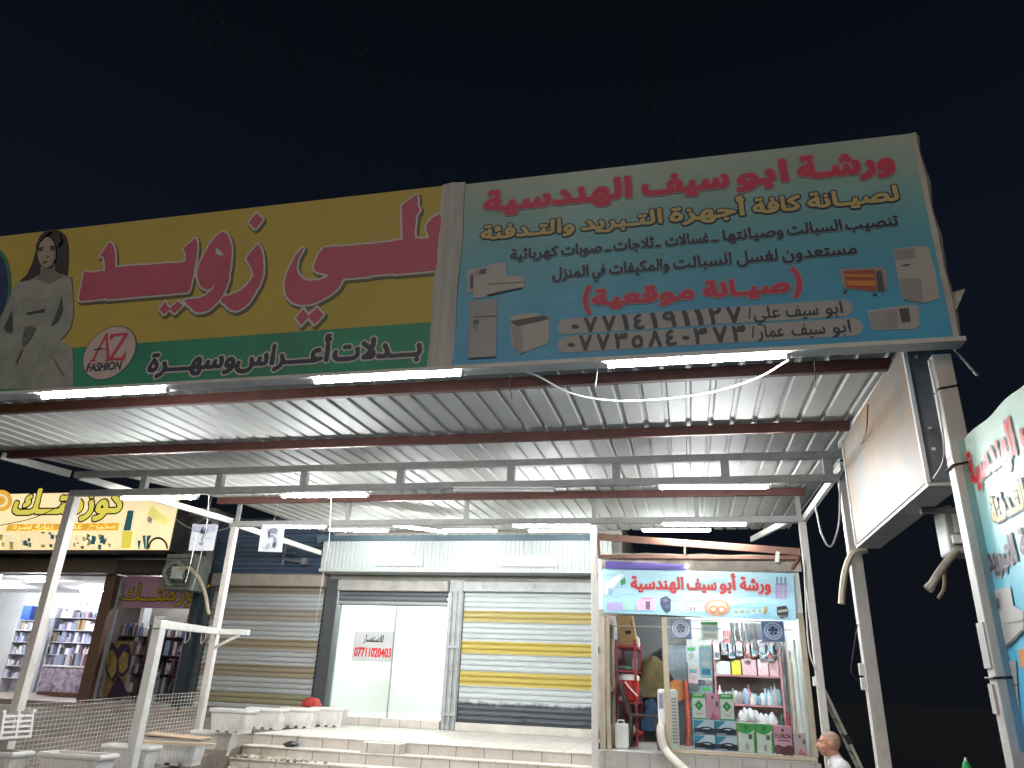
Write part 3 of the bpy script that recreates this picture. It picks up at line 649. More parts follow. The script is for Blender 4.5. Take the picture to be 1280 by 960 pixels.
decal(PS, 'printed_tall_air_conditioner', [(zf([(590, 158), (760, 122), (890, 124), (950, 330), (990, 575), (850, 612), (680, 585), (620, 330)]), M_i1), (zf([(600, 165), (770, 135), (780, 222), (610, 248)]), M_i2), (zf([(655, 292), (700, 278), (750, 280), (700, 298)]), M_i3), (zf([(650, 405), (830, 400), (850, 605), (680, 582)]), M_i2)], bbd)
decal(PS, 'printed_window_air_conditioner', [(zf([(370, 675), (760, 625), (810, 640), (820, 790), (780, 835), (410, 840)]), M_i1), (zf([(385, 690), (620, 660), (640, 830), (415, 830)]), M_i2), (zf([(640, 662), (725, 652), (740, 770), (665, 780)]), M_i3), (zf([(395, 744), (632, 738), (632, 746), (395, 752)]), M_i1)], bbd)
# torn flap and loose wires at the right end
fl = MB(); P = [atY(*p, 4.6) for p in ((1187, 378), (1191, 364), (1199, 360), (1207, 360), (1203, 372), (1196, 386), (1191, 390))]
P = [p+Vector((0, -.03*i % .05, 0)) for i, p in enumerate(P)]
fl.add(P+[p+Vector((0, .006, 0)) for p in P], [tuple(range(7)), tuple(range(13, 6, -1))]+[(i, i+7, (i+1) % 7+7, (i+1) % 7) for i in range(7)]); tag(fl.build('banner_flap', M_rim), 'torn pale flap of banner sticking out from the right edge of the blue billboard', 'flap')
# ------------------------------------------------------------------ shop row: white fascia, shutters, empty lit shop
M_wall = mat('painted_wall', '#9a968e', .8, var=.15, vs=2, dirt='#4c463f', dirt_amt=.5, dirt_s=1.5)
M_wht = mat('white_wall', '#dcdcd8', .6, var=.03)
M_fasc = mat('fascia_sheet', '#9fa3a1', .4, var=.05, vs=2, stretch=(8, 1, .3), dirt='#8f968c', dirt_amt=.5, dirt_s=2.5)
M_frame = mat('shop_frame', '#a2a4a3', .45, var=.1, dirt='#4f4a42', dirt_amt=.5, dirt_s=5)
M_drk = mat('dark_grey_metal', '#3a3d40', .5, var=.2)
def shutter_mat(name, base, bands, z0, slat):
    """slatted steel: painted bands along its height (own paint), dirt on top"""
    m = mat(name, base, .42, var=.06, vs=2.5, stretch=(.4, 1, 3), dirt='#6d675c', dirt_amt=.4, dirt_s=2.2); t = m.node_tree; N = t.nodes; L = t.links; b = N['Principled BSDF']
    src = b.inputs['Base Color'].links[0].from_socket
    co = N.new('ShaderNodeTexCoord'); s = N.new('ShaderNodeSeparateXYZ'); L.new(co.outputs['Object'], s.inputs[0])
    nz = N.new('ShaderNodeTexNoise'); nz.inputs['Scale'].default_value = 6; nz.inputs['Detail'].default_value = 8; L.new(co.outputs['Object'], nz.inputs[0])
    for a, e, c in bands:
        soft = c[1] if isinstance(c, tuple) and isinstance(c[0], str) else 0; cc = c[0] if soft else c
        mid = (a+e)/2; hw = (e-a)/2
        m1 = N.new('ShaderNodeMath'); m1.operation = 'SUBTRACT'; L.new(s.outputs['Z'], m1.inputs[0]); m1.inputs[1].default_value = mid
        m2 = N.new('ShaderNodeMath'); m2.operation = 'ABSOLUTE'; L.new(m1.outputs[0], m2.inputs[0])
        if soft:
            m4 = N.new('ShaderNodeMath'); m4.operation = 'MULTIPLY_ADD'; L.new(nz.outputs[0], m4.inputs[0]); m4.inputs[1].default_value = soft; L.new(m2.outputs[0], m4.inputs[2]); m2 = m4; hw2 = hw+soft*.5
        else: hw2 = hw
        m3 = N.new('ShaderNodeMapRange'); L.new(m2.outputs[0], m3.inputs[0]); m3.inputs[1].default_value = hw2-.003-soft*.15; m3.inputs[2].default_value = hw2+.003+soft*.15; m3.inputs[3].default_value = .93; m3.inputs[4].default_value = 0
        mx = N.new('ShaderNodeMix'); mx.data_type = 'RGBA'; L.new(m3.outputs[0], mx.inputs[0]); L.new(src, mx.inputs[6]); mx.inputs[7].default_value = lin(cc)+(1,)
        src = mx.outputs[2]
    L.new(src, b.inputs['Base Color']); return m
def slats(mb, x0, x1, y, z0, z1, pitch=.098, depth=.026):
    """one curtain of curved slats, extruded profile"""
    n = max(1, round((z1-z0)/pitch)); p = (z1-z0)/n; prof = []
    for i in range(n):
        z = z0+i*p
        prof += [(y, z), (y-depth*.75, z+p*.14), (y-depth, z+p*.40), (y-depth*.85, z+p*.70), (y-.002, z+p*.93)]
    prof.append((y, z1)); m = len(prof)
    mb.add([(x0, a, c) for a, c in prof]+[(x1, a, c) for a, c in prof], [(i, i+1, m+i+1, m+i) for i in range(m-1)])
YW = 14.6
shop = thing('shop_building', 'white fascia shop with one closed striped shutter and one half open bay', 'building', (-4.4, 14.6, .75))
b = MB(); b.bb(-7.36, -1.2, YW+.05, 18.6, 3.50, 4.75); b.build('wall', M_wall, shop)
b = MB(); b.bb(-4.66, -4.36, YW-.06, YW+.16, .75, 3.50); b.build('pillar', M_frame, shop, bevel=.01)
b = MB(); b.bb(-7.36, -7.08, YW-.08, YW+.16, .75, 3.50); b.build('pillar', M_drk, shop, bevel=.01)
b = MB(); b.bb(-1.70, -1.2, YW-.1, YW+.1, .75, 3.50); b.build('pillar', M_frame, shop, bevel=.01)
for x in (-4.60, -4.50, -4.40):
    b = MB(); b.bb(x-.022, x+.022, YW-.11, YW-.062, .76, 3.28); b.build('guide_rail', M_frame, shop, bevel=.003)
for z in (1.0, 2.2):
    b = MB(); b.bb(-4.64, -4.36, YW-.135, YW-.112, z, z+.05); b.build('clamp', M_frame, shop)
# fascia with fine upright ribs, lip and two blank plates
b = MB(); prof = []; x = -7.33
while x < -1.35:
    prof += [(x, 14.10), (x+.045, 14.10), (x+.055, 14.085), (x+.075, 14.085), (x+.085, 14.10)]; x += .0855
m = len(prof); b.add([(x, y, 3.645) for x, y in prof]+[(x, y, 4.20) for x, y in prof], [(i, i+1, m+i+1, m+i) for i in range(m-1)])
b.bb(-7.33, -1.35, 14.11, 14.56, 4.17, 4.20); b.bb(-7.33, -7.30, 14.11, 14.56, 3.64, 4.17)
fa = b.build('fascia', M_fasc, shop)
b = MB(); b.bb(-7.34, -1.34, 14.055, 14.56, 3.585, 3.642); b.build('fascia_lip', M_fasc, fa, bevel=.006)
for x0, x1 in ((-6.14, -5.10), (-3.55, -2.38)):
    b = MB(); b.bb(x0, x1, 14.06, 14.083, 3.70, 3.92); b.build('blank_plate', mat('plate_cream', '#a5a79f', .5, var=.06, dirt='#8b877a', dirt_amt=.4), fa, bevel=.004)
b = MB(); prof = []; x = -7.6
while x < -1.2: prof += [(x, 0), (x+.10, 0), (x+.12, .03), (x+.17, .03), (x+.19, 0)]; x += .2
m = len(prof); b.add([(x, 14.30, 4.20+h) for x, h in prof]+[(x, 14.30, 4.36+h*.2) for x, h in prof], [(i, i+1, m+i+1, m+i) for i in range(m-1)])
b.build('upper_flashing', mat('blue_flashing', '#40555e', .45, var=.1), shop)
M_sh1 = shutter_mat('shutter_white', '#adb3b3', [(2.70, 2.915, '#9c8a45'), (2.115, 2.345, '#a8922c'), (1.545, 1.795, '#a8922c'), (.86, 1.25, ('#2b323d', .22))], .9, .098)
b = MB(); slats(b, -4.34, -1.72, YW-.02, .92, 3.27); sh = b.build('roller_shutter', M_sh1, shop)
b = MB(); b.bb(-4.36, -1.70, YW-.16, YW+.10, 3.27, 3.47); b.build('coil_box', M_frame, sh, bevel=.02)
b = MB(); b.bb(-4.34, -1.72, YW-.06, YW-.01, .895, .925); b.build('bottom_bar', M_drk, sh)
for x in (-3.05, -1.9):
    b = MB(); b.bb(x-.05, x+.05, YW-.075, YW-.058, .95, 1.0); b.build('lock', M_drk, sh)
b = MB(); b.bb(-4.36, -1.2, YW-.10, YW+.30, .752, .893); b.build('threshold', M_tile, shop, bevel=.006)
b = MB(); b.bb(-7.06, -4.67, YW-.10, YW+.10, .752, .893); b.build('threshold', M_riser, shop, bevel=.006)
M_sh2 = shutter_mat('shutter_dark', '#565c60', [(3.0, 3.06, '#8d8f8c')], .9, .098)
b = MB(); slats(b, -7.06, -4.68, YW-.02, 2.98, 3.26); sh = b.build('roller_shutter', M_sh2, shop)
b = MB(); b.bb(-7.07, -4.67, YW-.16, YW+.10, 3.26, 3.47); b.build('coil_box', mat('coil_box_dirty', '#a19d94', .5, var=.15, dirt='#5a554c', dirt_amt=.6), sh, bevel=.02)
# lit, empty room behind the glass
b = MB(); b.bb(-7.06, -4.50, YW+.10, 18.0, .80, .893); b.build('room_floor', mat('white_floor', '#d8d5cf', .25, var=.05), shop)
b = MB(); b.bb(-7.16, -7.06, YW+.17, 18.0, .80, 3.5); b.bb(-4.60, -4.50, YW+.17, 18.0, .80, 3.5); b.bb(-7.06, -4.6, 17.9, 18.0, .893, 3.4); b.bb(-7.06, -4.6, YW+.17, 17.9, 3.40, 3.5); b.build('room_wall', M_wht, shop)
b = MB(); b.bb(-7.05, -5.79, YW+.03, YW+.042, .895, 3.3); b.build('glass_door', glass('shop_glass', fac=.06), shop)
b = MB(); b.bb(-5.782, -4.68, YW+.03, YW+.042, .895, 3.3); b.build('glass_door', glass('shop_glass'), shop)
b = MB(); b.bb(-5.795, -5.777, YW+.022, YW+.05, .895, 3.3); b.build('door_seam', mat('seam_grey', '#8f8f8c', .4), shop)
for y in (15.1, 16.6):
    t_ = tube_lamp((-6.5, y, 3.33), (-5.3, y, 3.33), 'lit tube lamp on the %s ceiling of the empty white shop' % ('front' if y < 16 else 'rear'), room=True)
# rent notice stuck on the glass
PN = Plane((0, YW+.0215, 0), (1, 0, 0), (0, 0, 1))
nu0, nv0 = PN.uv(439, 826); nu1, nv1 = PN.uv(494, 790)
no = thing('notice', 'white paper notice with red phone number stuck on the shop glass', 'notice', ((nu0+nu1)/2, YW, nv0))
b = MB(); b.bb(nu0, nu1, YW+.022, YW+.028, nv0, nv1); b.build('sheet', mat('notice_paper', '#b9bab8', .6, var=.05), no)
words(PN, [('للاستفسار', nu0+.22, nu1-.24)], nv1-.20, .19, .007, [(.006, M_black, 0, 0, 'black_lettering')], no, 'x')
words(PN, [('07711020403', nu0+.05, nu1-.05)], nv0+.09, .24, .007, [(.010, mat('notice_red', '#c0141c', .5), 0, 0, 'red_number')], no, 'x', raw=True)
# ------------------------------------------------------------------ dim neighbour with brown striped shutter
dim = thing('shop_building', 'dim shop with closed grey and mustard striped shutter under a dark panel', 'building', (-8.8, 14.6, .9))
M_sh3 = shutter_mat('shutter_grey', '#999c9b', [(3.17, 3.31, '#786d5c'), (2.63, 2.87, '#837b6f'), (2.07, 2.27, '#80725a'), (1.54, 1.77, '#80745e'), (1.03, 1.23, '#7c7658')], .9, .098)
b = MB(); slats(b, -10.0, -7.40, YW-.02, .93, 3.32); sh = b.build('roller_shutter', M_sh3, dim)
b = MB(); b.bb(-10.05, -7.38, YW-.18, YW+.1, 3.32, 3.58); b.build('coil_box', mat('coil_box_tan', '#918a80', .5, var=.15, dirt='#5a4c3c', dirt_amt=.5), sh, bevel=.03)
b = MB(); prof = []; z = 3.60
while z < 4.72: prof += [(YW-.05, z), (YW-.05, z+.05), (YW-.085, z+.06), (YW-.085, z+.085), (YW-.05, z+.095)]; z += .1
m = len(prof); b.add([(-10.15, y, z) for y, z in prof]+[(-7.37, y, z) for y, z in prof], [(i, i+1, m+i+1, m+i) for i in range(m-1)])
b.build('dark_panel', mat('navy_sheet', '#34475a', .5, var=.2, vs=3), dim)
b = MB(); b.bb(-10.15, -7.37, YW+.04, 18.6, 3.58, 4.75); b.build('wall', M_wall, dim)
b = MB(); b.bb(-10.2, -7.37, YW-.25, YW+.3, .72, .925); b.build('doorstep', M_dirt, dim, bevel=.01)
b = MB(); b.bb(-10.2, -10.02, YW-.1, YW+.1, .92, 3.58); b.build('pillar', M_drk, dim, bevel=.01)
b = MB()
b.tube(smooth_path([(-8.35, 14.4, 4.28), (-8.36, 14.35, 3.95), (-8.25, 14.32, 3.86), (-7.85, 14.3, 3.82)]), .028, 8); b.tube([(-8.36, 14.36, 3.9), (-8.36, 14.36, 3.74)], .028, 8)
for z in (4.0, 4.13, 4.26): b.tube([(-8.34, 14.38, z), (-8.1, 14.38, z+.01)], .018, 6)
b.box((-7.82, 14.3, 3.82), (.13, .09, .13)); b.build('pipe_rack', mat('old_pipe', '#5d6066', .5, var=.2), dim)
# ------------------------------------------------------------------ cosmetics shop
cos = thing('shop_building', 'cosmetics shop with brown pillar, lit open bay and glazed window', 'building', (-13, 14.5, .9))
M_brown = mat('brown_cladding', '#5a4334', .5, var=.15, vs=3, dirt='#2f241d', dirt_amt=.5)
M_int = mat('cool_white_wall', '#d8dadd', .6, var=.03)
b = MB(); b.bb(-12.66, -12.40, 14.34, 14.6, .85, 3.6); b.build('pillar', M_brown, cos, bevel=.01)
b = MB(); b.bb(-16.3, -15.86, 14.2, 14.6, .7, 3.6); b.build('pillar', M_brown, cos, bevel=.01)
b = MB(); b.bb(-10.34, -10.16, 14.3, 14.6, .85, 3.6); b.build('pillar', mat('teal_dark', '#1d2a30', .5), cos, bevel=.01)
b = MB(); b.bb(-20.2, -10.22, 14.35, 18.6, 3.602, 5.0); b.build('wall', M_wall, cos)
b = MB(); b.bb(-16.3, -12.2, 14.05, 14.34, 3.52, 3.84); b.build('coil_box', mat('coil_box_dark', '#5b4d40', .5, var=.15), cos, bevel=.03)
b = MB(); b.bb(-12.19, -10.22, 14.0, 14.34, 3.50, 3.80); b.build('coil_box', mat('coil_box_brown', '#3a2f2d', .5, var=.15), cos, bevel=.04)
b = MB(); b.bb(-20.2, -10.2, 14.05, 18.6, .62, .90); b.build('floor_slab', mat('shop_floor', '#8d8078', .4, var=.15), cos)
b = MB(); b.bb(-20.1, -20.0, 14.62, 18.4, .9, 3.6); b.bb(-12.5, -12.4, 15.5, 18.4, .9, 3.6); b.bb(-20.0, -12.5, 18.3, 18.4, .9, 3.6); b.bb(-20.0, -12.5, 14.62, 18.3, 3.52, 3.6); b.build('room_wall', M_int, cos)
b = MB(); b.bb(-13.4, -10.3, 15.75, 15.8, .9, 3.6); b.bb(-10.35, -10.25, 14.62, 15.75, .9, 3.6); b.bb(-13.4, -10.3, 14.62, 15.75, 3.55, 3.6); b.build('room_wall', mat('added_window_backing', '#77706c', .7, var=.15), cos)  # dark backing added so the bright room stays hidden behind the window
b = MB(); b.bb(-12.28, -10.36, 14.42, 14.432, .92, 3.50); b.build('window_pane', glass('window_glass', (.80, .82, .82), .10), cos)
for x in (-12.27, -10.38):
    b = MB(); b.bb(x-.03, x+.03, 14.38, 14.46, .90, 3.5); b.build('window_frame', mat('aluminium', '#8f9294', .35, metal=.6), cos)
b = MB(); b.bb(-12.28, -10.36, 14.38, 14.46, .90, .96); b.build('window_frame', mat('aluminium', '#8f9294'), cos)
b = MB(); b.bb(-15.75, -15.62, 14.4, 14.46, .9, 3.52); b.build('door_leaf', mat('aluminium', '#8f9294'), cos)
for x, y, lb in ((-15.2, 15.2, 'front'), (-17.6, 16.6, 'left'), (-15.4, 17.2, 'rear')):
    tube_lamp((x-.5, y, 3.47), (x+.5, y, 3.47), 'lit tube lamp on the %s ceiling inside the cosmetics shop' % lb)
# backlit sign box
sg = thing('shop_sign', 'backlit cream sign box with yellow Arabic shop name and cosmetics pictures', 'sign', (-13, 13.3, 3.88))
M_cream = mat('sign_cream', (.88, .70, .40), .5, var=.10, vs=.9, emit=.95)
b = MB(); b.bb(-16.6, -10.33, 13.26, 13.62, 3.86, 5.14); b.build('housing', mat('sign_housing', '#3b3a38', .5, var=.2), sg)
b = MB(); b.bb(-16.58, -10.35, 13.232, 13.257, 3.88, 5.12); b.build('lit_face', M_cream, sg)
PC = Plane((0, 13.23, 0), (1, 0, 0), (0, 0, 1))
E_y = mat('sign_yellow', (.80, .70, .10), .5, var=.05, emit=.62); E_d = mat('sign_ink', (.025, .02, .015), .5); E_o = mat('sign_orange', (.90, .50, .06), .5, emit=.6); E_t = mat('sign_teal', (.03, .16, .18), .5, emit=.25); E_g = mat('sign_grey', (.35, .34, .28), .5, emit=.4); E_l = mat('sign_light', (.80, .72, .50), .5, emit=.75); E_k = mat('sign_olive', (.45, .44, .10), .5, emit=.4)
zs = lambda p: pxp(PC, zoompts(p, 5.818, 0, 600))
cu = lambda x, y: zs([(x, y)])[0]
decal(PC, 'printed_swirl', [(zs(ell((10, 150), 82, 78)), E_o), (zs(ell((8, 150), 50, 48)), E_l), (zs(ell((8, 150), 34, 32)), E_o)], sg)
decal(PC, 'orange_strip', [(zs([(60, 322), (870, 312), (858, 366), (40, 372)]), E_o)], sg)
words(PC, [('كوزمتــك', cu(95, 220)[0], cu(895, 200)[0])], cu(300, 240)[1], .74, .012, [(.030, E_y, 0, 0, 'yellow_lettering'), (.062, E_d, 0, 0, 'letter_outline')], sg, 'x')
words(PC, [('مكياج', cu(640, 340)[0], cu(840, 340)[0]), ('عطور', cu(430, 340)[0], cu(600, 340)[0]), ('عناية', cu(260, 340)[0], cu(400, 340)[0]), ('بشرة', cu(100, 340)[0], cu(230, 340)[0])], cu(300, 356)[1], .20, .009, [(.003, E_l, 0, 0, 'pale_lettering')], sg, 'x')
decal(PC, 'printed_perfume', [(zs([(930, 222), (975, 222), (950, 368), (896, 368)]), E_t), (zs([(980, 222), (996, 222), (976, 362), (955, 362)]), E_l), (zs([(890, 372), (970, 372), (950, 498), (880, 498)]), E_y)], sg)
decal(PC, 'printed_lipstick', [(zs([(1070, 250), (1110, 180), (1160, 230), (1240, 290), (1200, 330), (1120, 290)]), mat('sign_pale_yellow', (.80, .72, .22), .5, emit=.75)), (zs([(1076, 260), (1110, 280), (1100, 320), (1070, 300)]), E_g)], sg)
decal(PC, 'printed_brushes', [(zs([(1000, 440), (1026, 440), (1014, 500), (1006, 500)]), E_t), (zs([(1036, 405), (1060, 402), (1062, 500), (1050, 500)]), E_t), (zs([(1068, 405), (1105, 402), (1085, 440), (1076, 505), (1064, 505)]), E_t)]+[(zs([(1150+74*math.cos(math.pi*i/14), 500-86*math.sin(math.pi*i/14)) for i in range(15)]+[(1150-60*math.cos(math.pi*i/14), 500-70*math.sin(math.pi*i/14)) for i in range(15)]), E_d)], sg)
rr = random.Random(3)
for cx, cy, w, h in ((60, 450, 120, 90), (195, 455, 50, 40), (350, 430, 190, 110), (590, 450, 110, 90), (650, 430, 70, 60), (760, 445, 90, 90)):
    sh_ = [(zs([(cx-w*.62, cy-h*.62), (cx+w*.62, cy-h*.6), (cx+w*.6, cy+h*.62), (cx-w*.6, cy+h*.6)]), M_cream)]
    for i in range(9):
        x = cx+rr.uniform(-.5, .5)*w; y = cy+rr.uniform(-.5, .5)*h; a = rr.uniform(6, 17); c = rr.uniform(6, 22)
        sh_.append((zs([(x-a, y-c), (x+a, y-c*.8), (x+a*.8, y+c), (x-a*.9, y+c*.9)]), rr.choice((E_t, E_t, E_g, E_k, E_l))))
    decal(PC, 'printed_cosmetics', sh_, sg)
# pink header and poster behind the window glass
PH = Plane((0, 14.50, 0), (1, 0, 0), (0, 0, 1)); zh = lambda p: pxp(PH, zoompts(p, 4.571, 120, 680))
hd = thing('window_header', 'pink header panel with yellow Arabic shop name behind the window glass', 'sign', (-11.3, 14.5, 2.6))
u0, v0 = zh([(118, 362)])[0]; u1, v1 = zh([(650, 205)])[0]
b = MB(); b.bb(u0-.15, u1-.05, 14.503, 14.53, v0, v1+.06); b.build('panel', mat('header_pink_glow', '#b08794', .5, var=.15, vs=1.5, emit=.22), hd)  # panel and letters glow slightly, in place of lamp light falling on them
words(PH, [('كوزمتــك', zh([(138, 300)])[0][0], zh([(645, 290)])[0][0])], zh([(300, 322)])[0][1], .50, .011, [(.010, mat('header_yellow_glow', '#d8b81a', .5, emit=.08), 0, 0, 'yellow_lettering'), (.028, E_d, 0, 0, 'letter_outline')], hd, 'x')
po = thing('poster', 'brown poster with a pair of purple edged feather wings leaning in the window', 'poster', (-11.9, 14.6, .92))
u0, v0 = zh([(20, 885)])[0]; u1, v1 = zh([(205, 555)])[0]
b = MB(); b.bb(u0, u1, 14.56, 14.58, max(v0, .92), v1); b.build('board', mat('poster_brown', '#a98a55', .6, var=.25, vs=5), po)
PW = Plane((0, 14.558, 0), (1, 0, 0), (0, 0, 1)); zr = lambda p: pxp(PW, zoompts(p, 4.571, 120, 680))
M_pur = mat('poster_purple', '#4a2f52', .6, var=.3, vs=14); M_wng = mat('poster_tan', '#c8a45a', .6, var=.3, vs=10)
decal(PW, 'printed_wings', [(zr([(52, 570), (90, 555), (122, 600), (150, 568), (190, 575), (205, 640), (190, 720), (150, 760), (128, 740), (100, 790), (60, 740), (46, 650)]), M_pur), (zr([(62, 620), (96, 600), (120, 660), (116, 730), (90, 770), (66, 720)]), M_wng), (zr([(130, 660), (160, 610), (188, 630), (180, 710), (150, 740), (132, 730)]), M_wng), (zr([(128, 745), (160, 800), (190, 885), (60, 885), (100, 800)]), M_pur)], po)
# stock inside: shelf units and packages
M_shelf = mat('shelf_grey', '#b9bac4', .4, var=.05)
def shelf_unit(name, label, x0, x1, y0, y1, z0, zs_, grp=None, mt=M_shelf):
    t = thing(name, label, 'shelf', ((x0+x1)/2, (y0+y1)/2, z0), grp)
    for x in (x0, x1):
        b = MB(); b.bb(x-.015, x+.015, y0, y1, z0, zs_[-1]+.25); b.build('side_panel', mt, t)
    b = MB(); b.bb(x0, x1, y1-.012, y1, z0, zs_[-1]+.25); b.build('back_panel', mt, t)
    for z in zs_:
        b = MB(); b.bb(x0+.016, x1-.016, y0, y1-.013, z-.02, z); b.build('shelf_board', mt, t)
    return t
GC = ['#b8bac8', '#d2d0da', '#7f8cae', '#8f98ac', '#c4b0ba', '#55607f', '#d8d4d0', '#8a8fa8', '#5f4f58', '#a48e62', '#7a5a62', '#34363f', '#c0b8d0']
GM = [mat('package_%02d' % i, c, .4, var=.15, vs=25) for i, c in enumerate(GC)]
gnames = {0: 'white', 1: 'white', 2: 'blue', 3: 'blue grey', 4: 'pink', 5: 'navy', 6: 'white', 7: 'grey', 8: 'brown', 9: 'golden', 10: 'dull mauve', 11: 'black', 12: 'lilac'}
rg = random.Random(11)
def stock(x0, x1, y, zs_, where, n, hmax=.25):
    for z in zs_:
        x = x0+.03
        while x < x1-.06:
            w = rg.uniform(.05, .13); h = rg.uniform(hmax*.5, hmax); i = rg.randrange(len(GM))
            if rg.random() < .05: x += w*.6; continue
            b = MB(); w2 = min(w, x1-.03-x)-.008
            if w2 < .02: break
            if rg.random() < .6: b.bb(x, x+w2, y, y+.12, z+.001, z+h)
            else: b.lathe([(w2*.42, .001), (w2*.45, h*.65), (w2*.2, h*.75), (w2*.2, h)], (x+w2/2, y+.06, z), 10)
            o = b.build('package', GM[i]); tag(o, '%s cosmetics package on %s' % (gnames[i], where), 'package', 'cosmetics packages on the shelves')
            x += w

def span(x0, x1, yb, ytop, Y): return atY(x0, yb, Y).x, atY(x1, yb, Y).x, atY(x0, ytop, Y).z
ax, bx, zt = span(15, 46, 800, 762, 17.4)
lu = [1.25, 1.55, 1.85, 2.15, 2.45]
shelf_unit('shelf_unit', 'narrow white shelf unit of packages on the left in the cosmetics shop', ax, bx, 17.4, 17.7, .9, lu); stock(ax, bx, 17.42, lu, 'the narrow white shelf unit in the cosmetics shop', 7, .24)
for i, (t_, c, lb) in enumerate(((.2, '#2c4fa0', 'blue box on top of the narrow cosmetics shelf unit'), (.75, '#20242a', 'black box on top of the narrow cosmetics shelf unit'))):
    x = ax+(bx-ax)*t_; b = MB(); b.bb(x-.14, x+.14, 17.45, 17.65, 2.72, 3.08-.1*i); b.bb(x-.1, x+.1, 17.44, 17.45, 2.75, 2.95); tag(b.build('carton', mat('carton_top_%d' % i, c, .5, var=.2)), lb, 'box')
ax, bx, zt = span(64, 121, 790, 745, 17.9)
ru = [1.55, 1.87, 2.19, 2.51, 2.83]
shelf_unit('shelf_unit', 'wide white shelf wall of packages at the back of the cosmetics shop', ax, bx, 17.9, 18.25, .9, ru); stock(ax, bx, 17.92, ru, 'the wide shelf wall in the cosmetics shop', 12, .27)
ct = thing('counter', 'low glass fronted display counter inside the cosmetics shop', 'counter', (-14.2, 16.2, .9))
ax, bx, zt = span(50, 108, 850, 825, 16.2)
b = MB(); b.bb(ax, bx, 16.2, 16.7, .92, 1.0); b.build('plinth', M_brown, ct)
b = MB(); b.bb(ax, bx, 16.2, 16.7, 1.0, 1.56); b.build('front_panel', mat('counter_print', '#a59aae', .4, var=.5, vs=9), ct)
b = MB(); b.bb(ax-.02, bx+.02, 16.18, 16.72, 1.56, 1.60); b.build('top', M_int, ct, bevel=.005)
stock(ax, bx, 16.3, [1.602], 'the display counter in the cosmetics shop', 9, .35)
b = MB(); ax, bx, zt = span(98, 124, 735, 725, 17.5); rr = random.Random(4)
for i in range(60):
    p = Vector((rr.uniform(ax, bx), 17.5+rr.uniform(0, .25), rr.uniform(2.98, 3.42))); s_ = rr.uniform(.03, .07); a = rr.uniform(0, 6)
    b.box(p, (s_, s_, s_*1.3), rz=a, k=rr.choice((0, 0, 1)))
tag(b.build('garland', [mat('garland_pink', '#c890a8', .6, var=.2), mat('garland_white', '#d8d0d8', .6)]), 'pink paper garland hanging above the wide shelf wall in the cosmetics shop', 'garland')
wu = [1.1, 1.5, 1.9, 2.3]
M_wd = mat('window_shelf', '#55504c', .5, var=.15)
ax, bx, zt = span(148, 186, 800, 780, 15.5)
shelf_unit('shelf_unit', 'dark shelf unit of packages behind the wing poster in the window', ax, bx, 15.45, 15.72, .9, wu, mt=M_wd); stock(ax, bx, 15.47, wu, 'the dark shelf behind the wing poster', 6, .3)
ax, bx, zt = span(205, 236, 800, 780, 15.5)
shelf_unit('shelf_unit', 'second dark shelf unit right of the poster in the cosmetics window', ax, bx, 15.45, 15.72, .9, wu, mt=M_wd); stock(ax, bx, 15.47, wu, 'the shelf right of the poster in the window', 8, .36)
mr = thing('mirror', 'upright mirror with white frame between both dark shelves in the window', 'mirror', atY(194, 810, 15.3))
ax, bx, zt = span(187, 202, 800, 770, 15.3)
b = MB(); b.bb(ax, bx, 15.3, 15.33, 1.6, zt); b.build('frame', M_int, mr); b = MB(); b.bb(ax+.05, bx-.05, 15.294, 15.299, 1.66, zt-.06); b.build('glass', mat('mirror_dark', '#20242a', .1), mr)
b = MB(); b.bb(ax, ax+.04, 15.3, 15.5, .9, 1.6); b.bb(bx-.04, bx, 15.3, 15.5, .9, 1.6); b.build('stand', M_int, mr)
rf = random.Random(5)
for (px, py, hh, lb) in ((222, 845, .9, 'big bunch of pink artificial flowers in a dark vase in the cosmetics window'), (186, 842, .75, 'small bunch of purple artificial flowers beside the wing poster')):
    q = atY(px, py, 15.0); fl = thing('flower_display', lb, 'flowers', (q.x, 15.0, .9))
    b = MB(); b.lathe([(.10, 0), (.13, .2), (.09, .42)], (q.x, 15.0, .9), 14); b.build('vase', M_drk, fl, smooth=True)
    b = MB()
    for i in range(90):
        a = rf.uniform(0, 6.28); w_ = rf.uniform(.02, .34)*hh; z = 1.35+rf.uniform(0, .8)*hh*(1-w_); p = Vector((q.x+w_*math.cos(a), 15.0+w_*.6*math.sin(a), z)); s_ = rf.uniform(.03, .06)
        for k in range(5):
            an = k*1.256+a; d = Vector((math.cos(an), math.sin(an), .35)); e = Vector((-math.sin(an), math.cos(an), 0)); b.add([p, p+(d+e*.5)*s_, p+d*s_*1.5, p+(d-e*.5)*s_], [(0, 1, 2, 3)], rf.choice((0, 0, 1)))
    b.build('blossoms', [mat('petal_pink', '#a8486a', .6, var=.2), mat('petal_pale', '#b58aa0', .6, var=.2)] if hh > .8 else [mat('petal_purple', '#6a3a6a', .6, var=.2), mat('petal_pink', '#a8486a')], fl)
tube_lamp((-11.9, 15.2, 3.47), (-11.2, 15.2, 3.47), 'short lit tube lamp inside the cosmetics window')
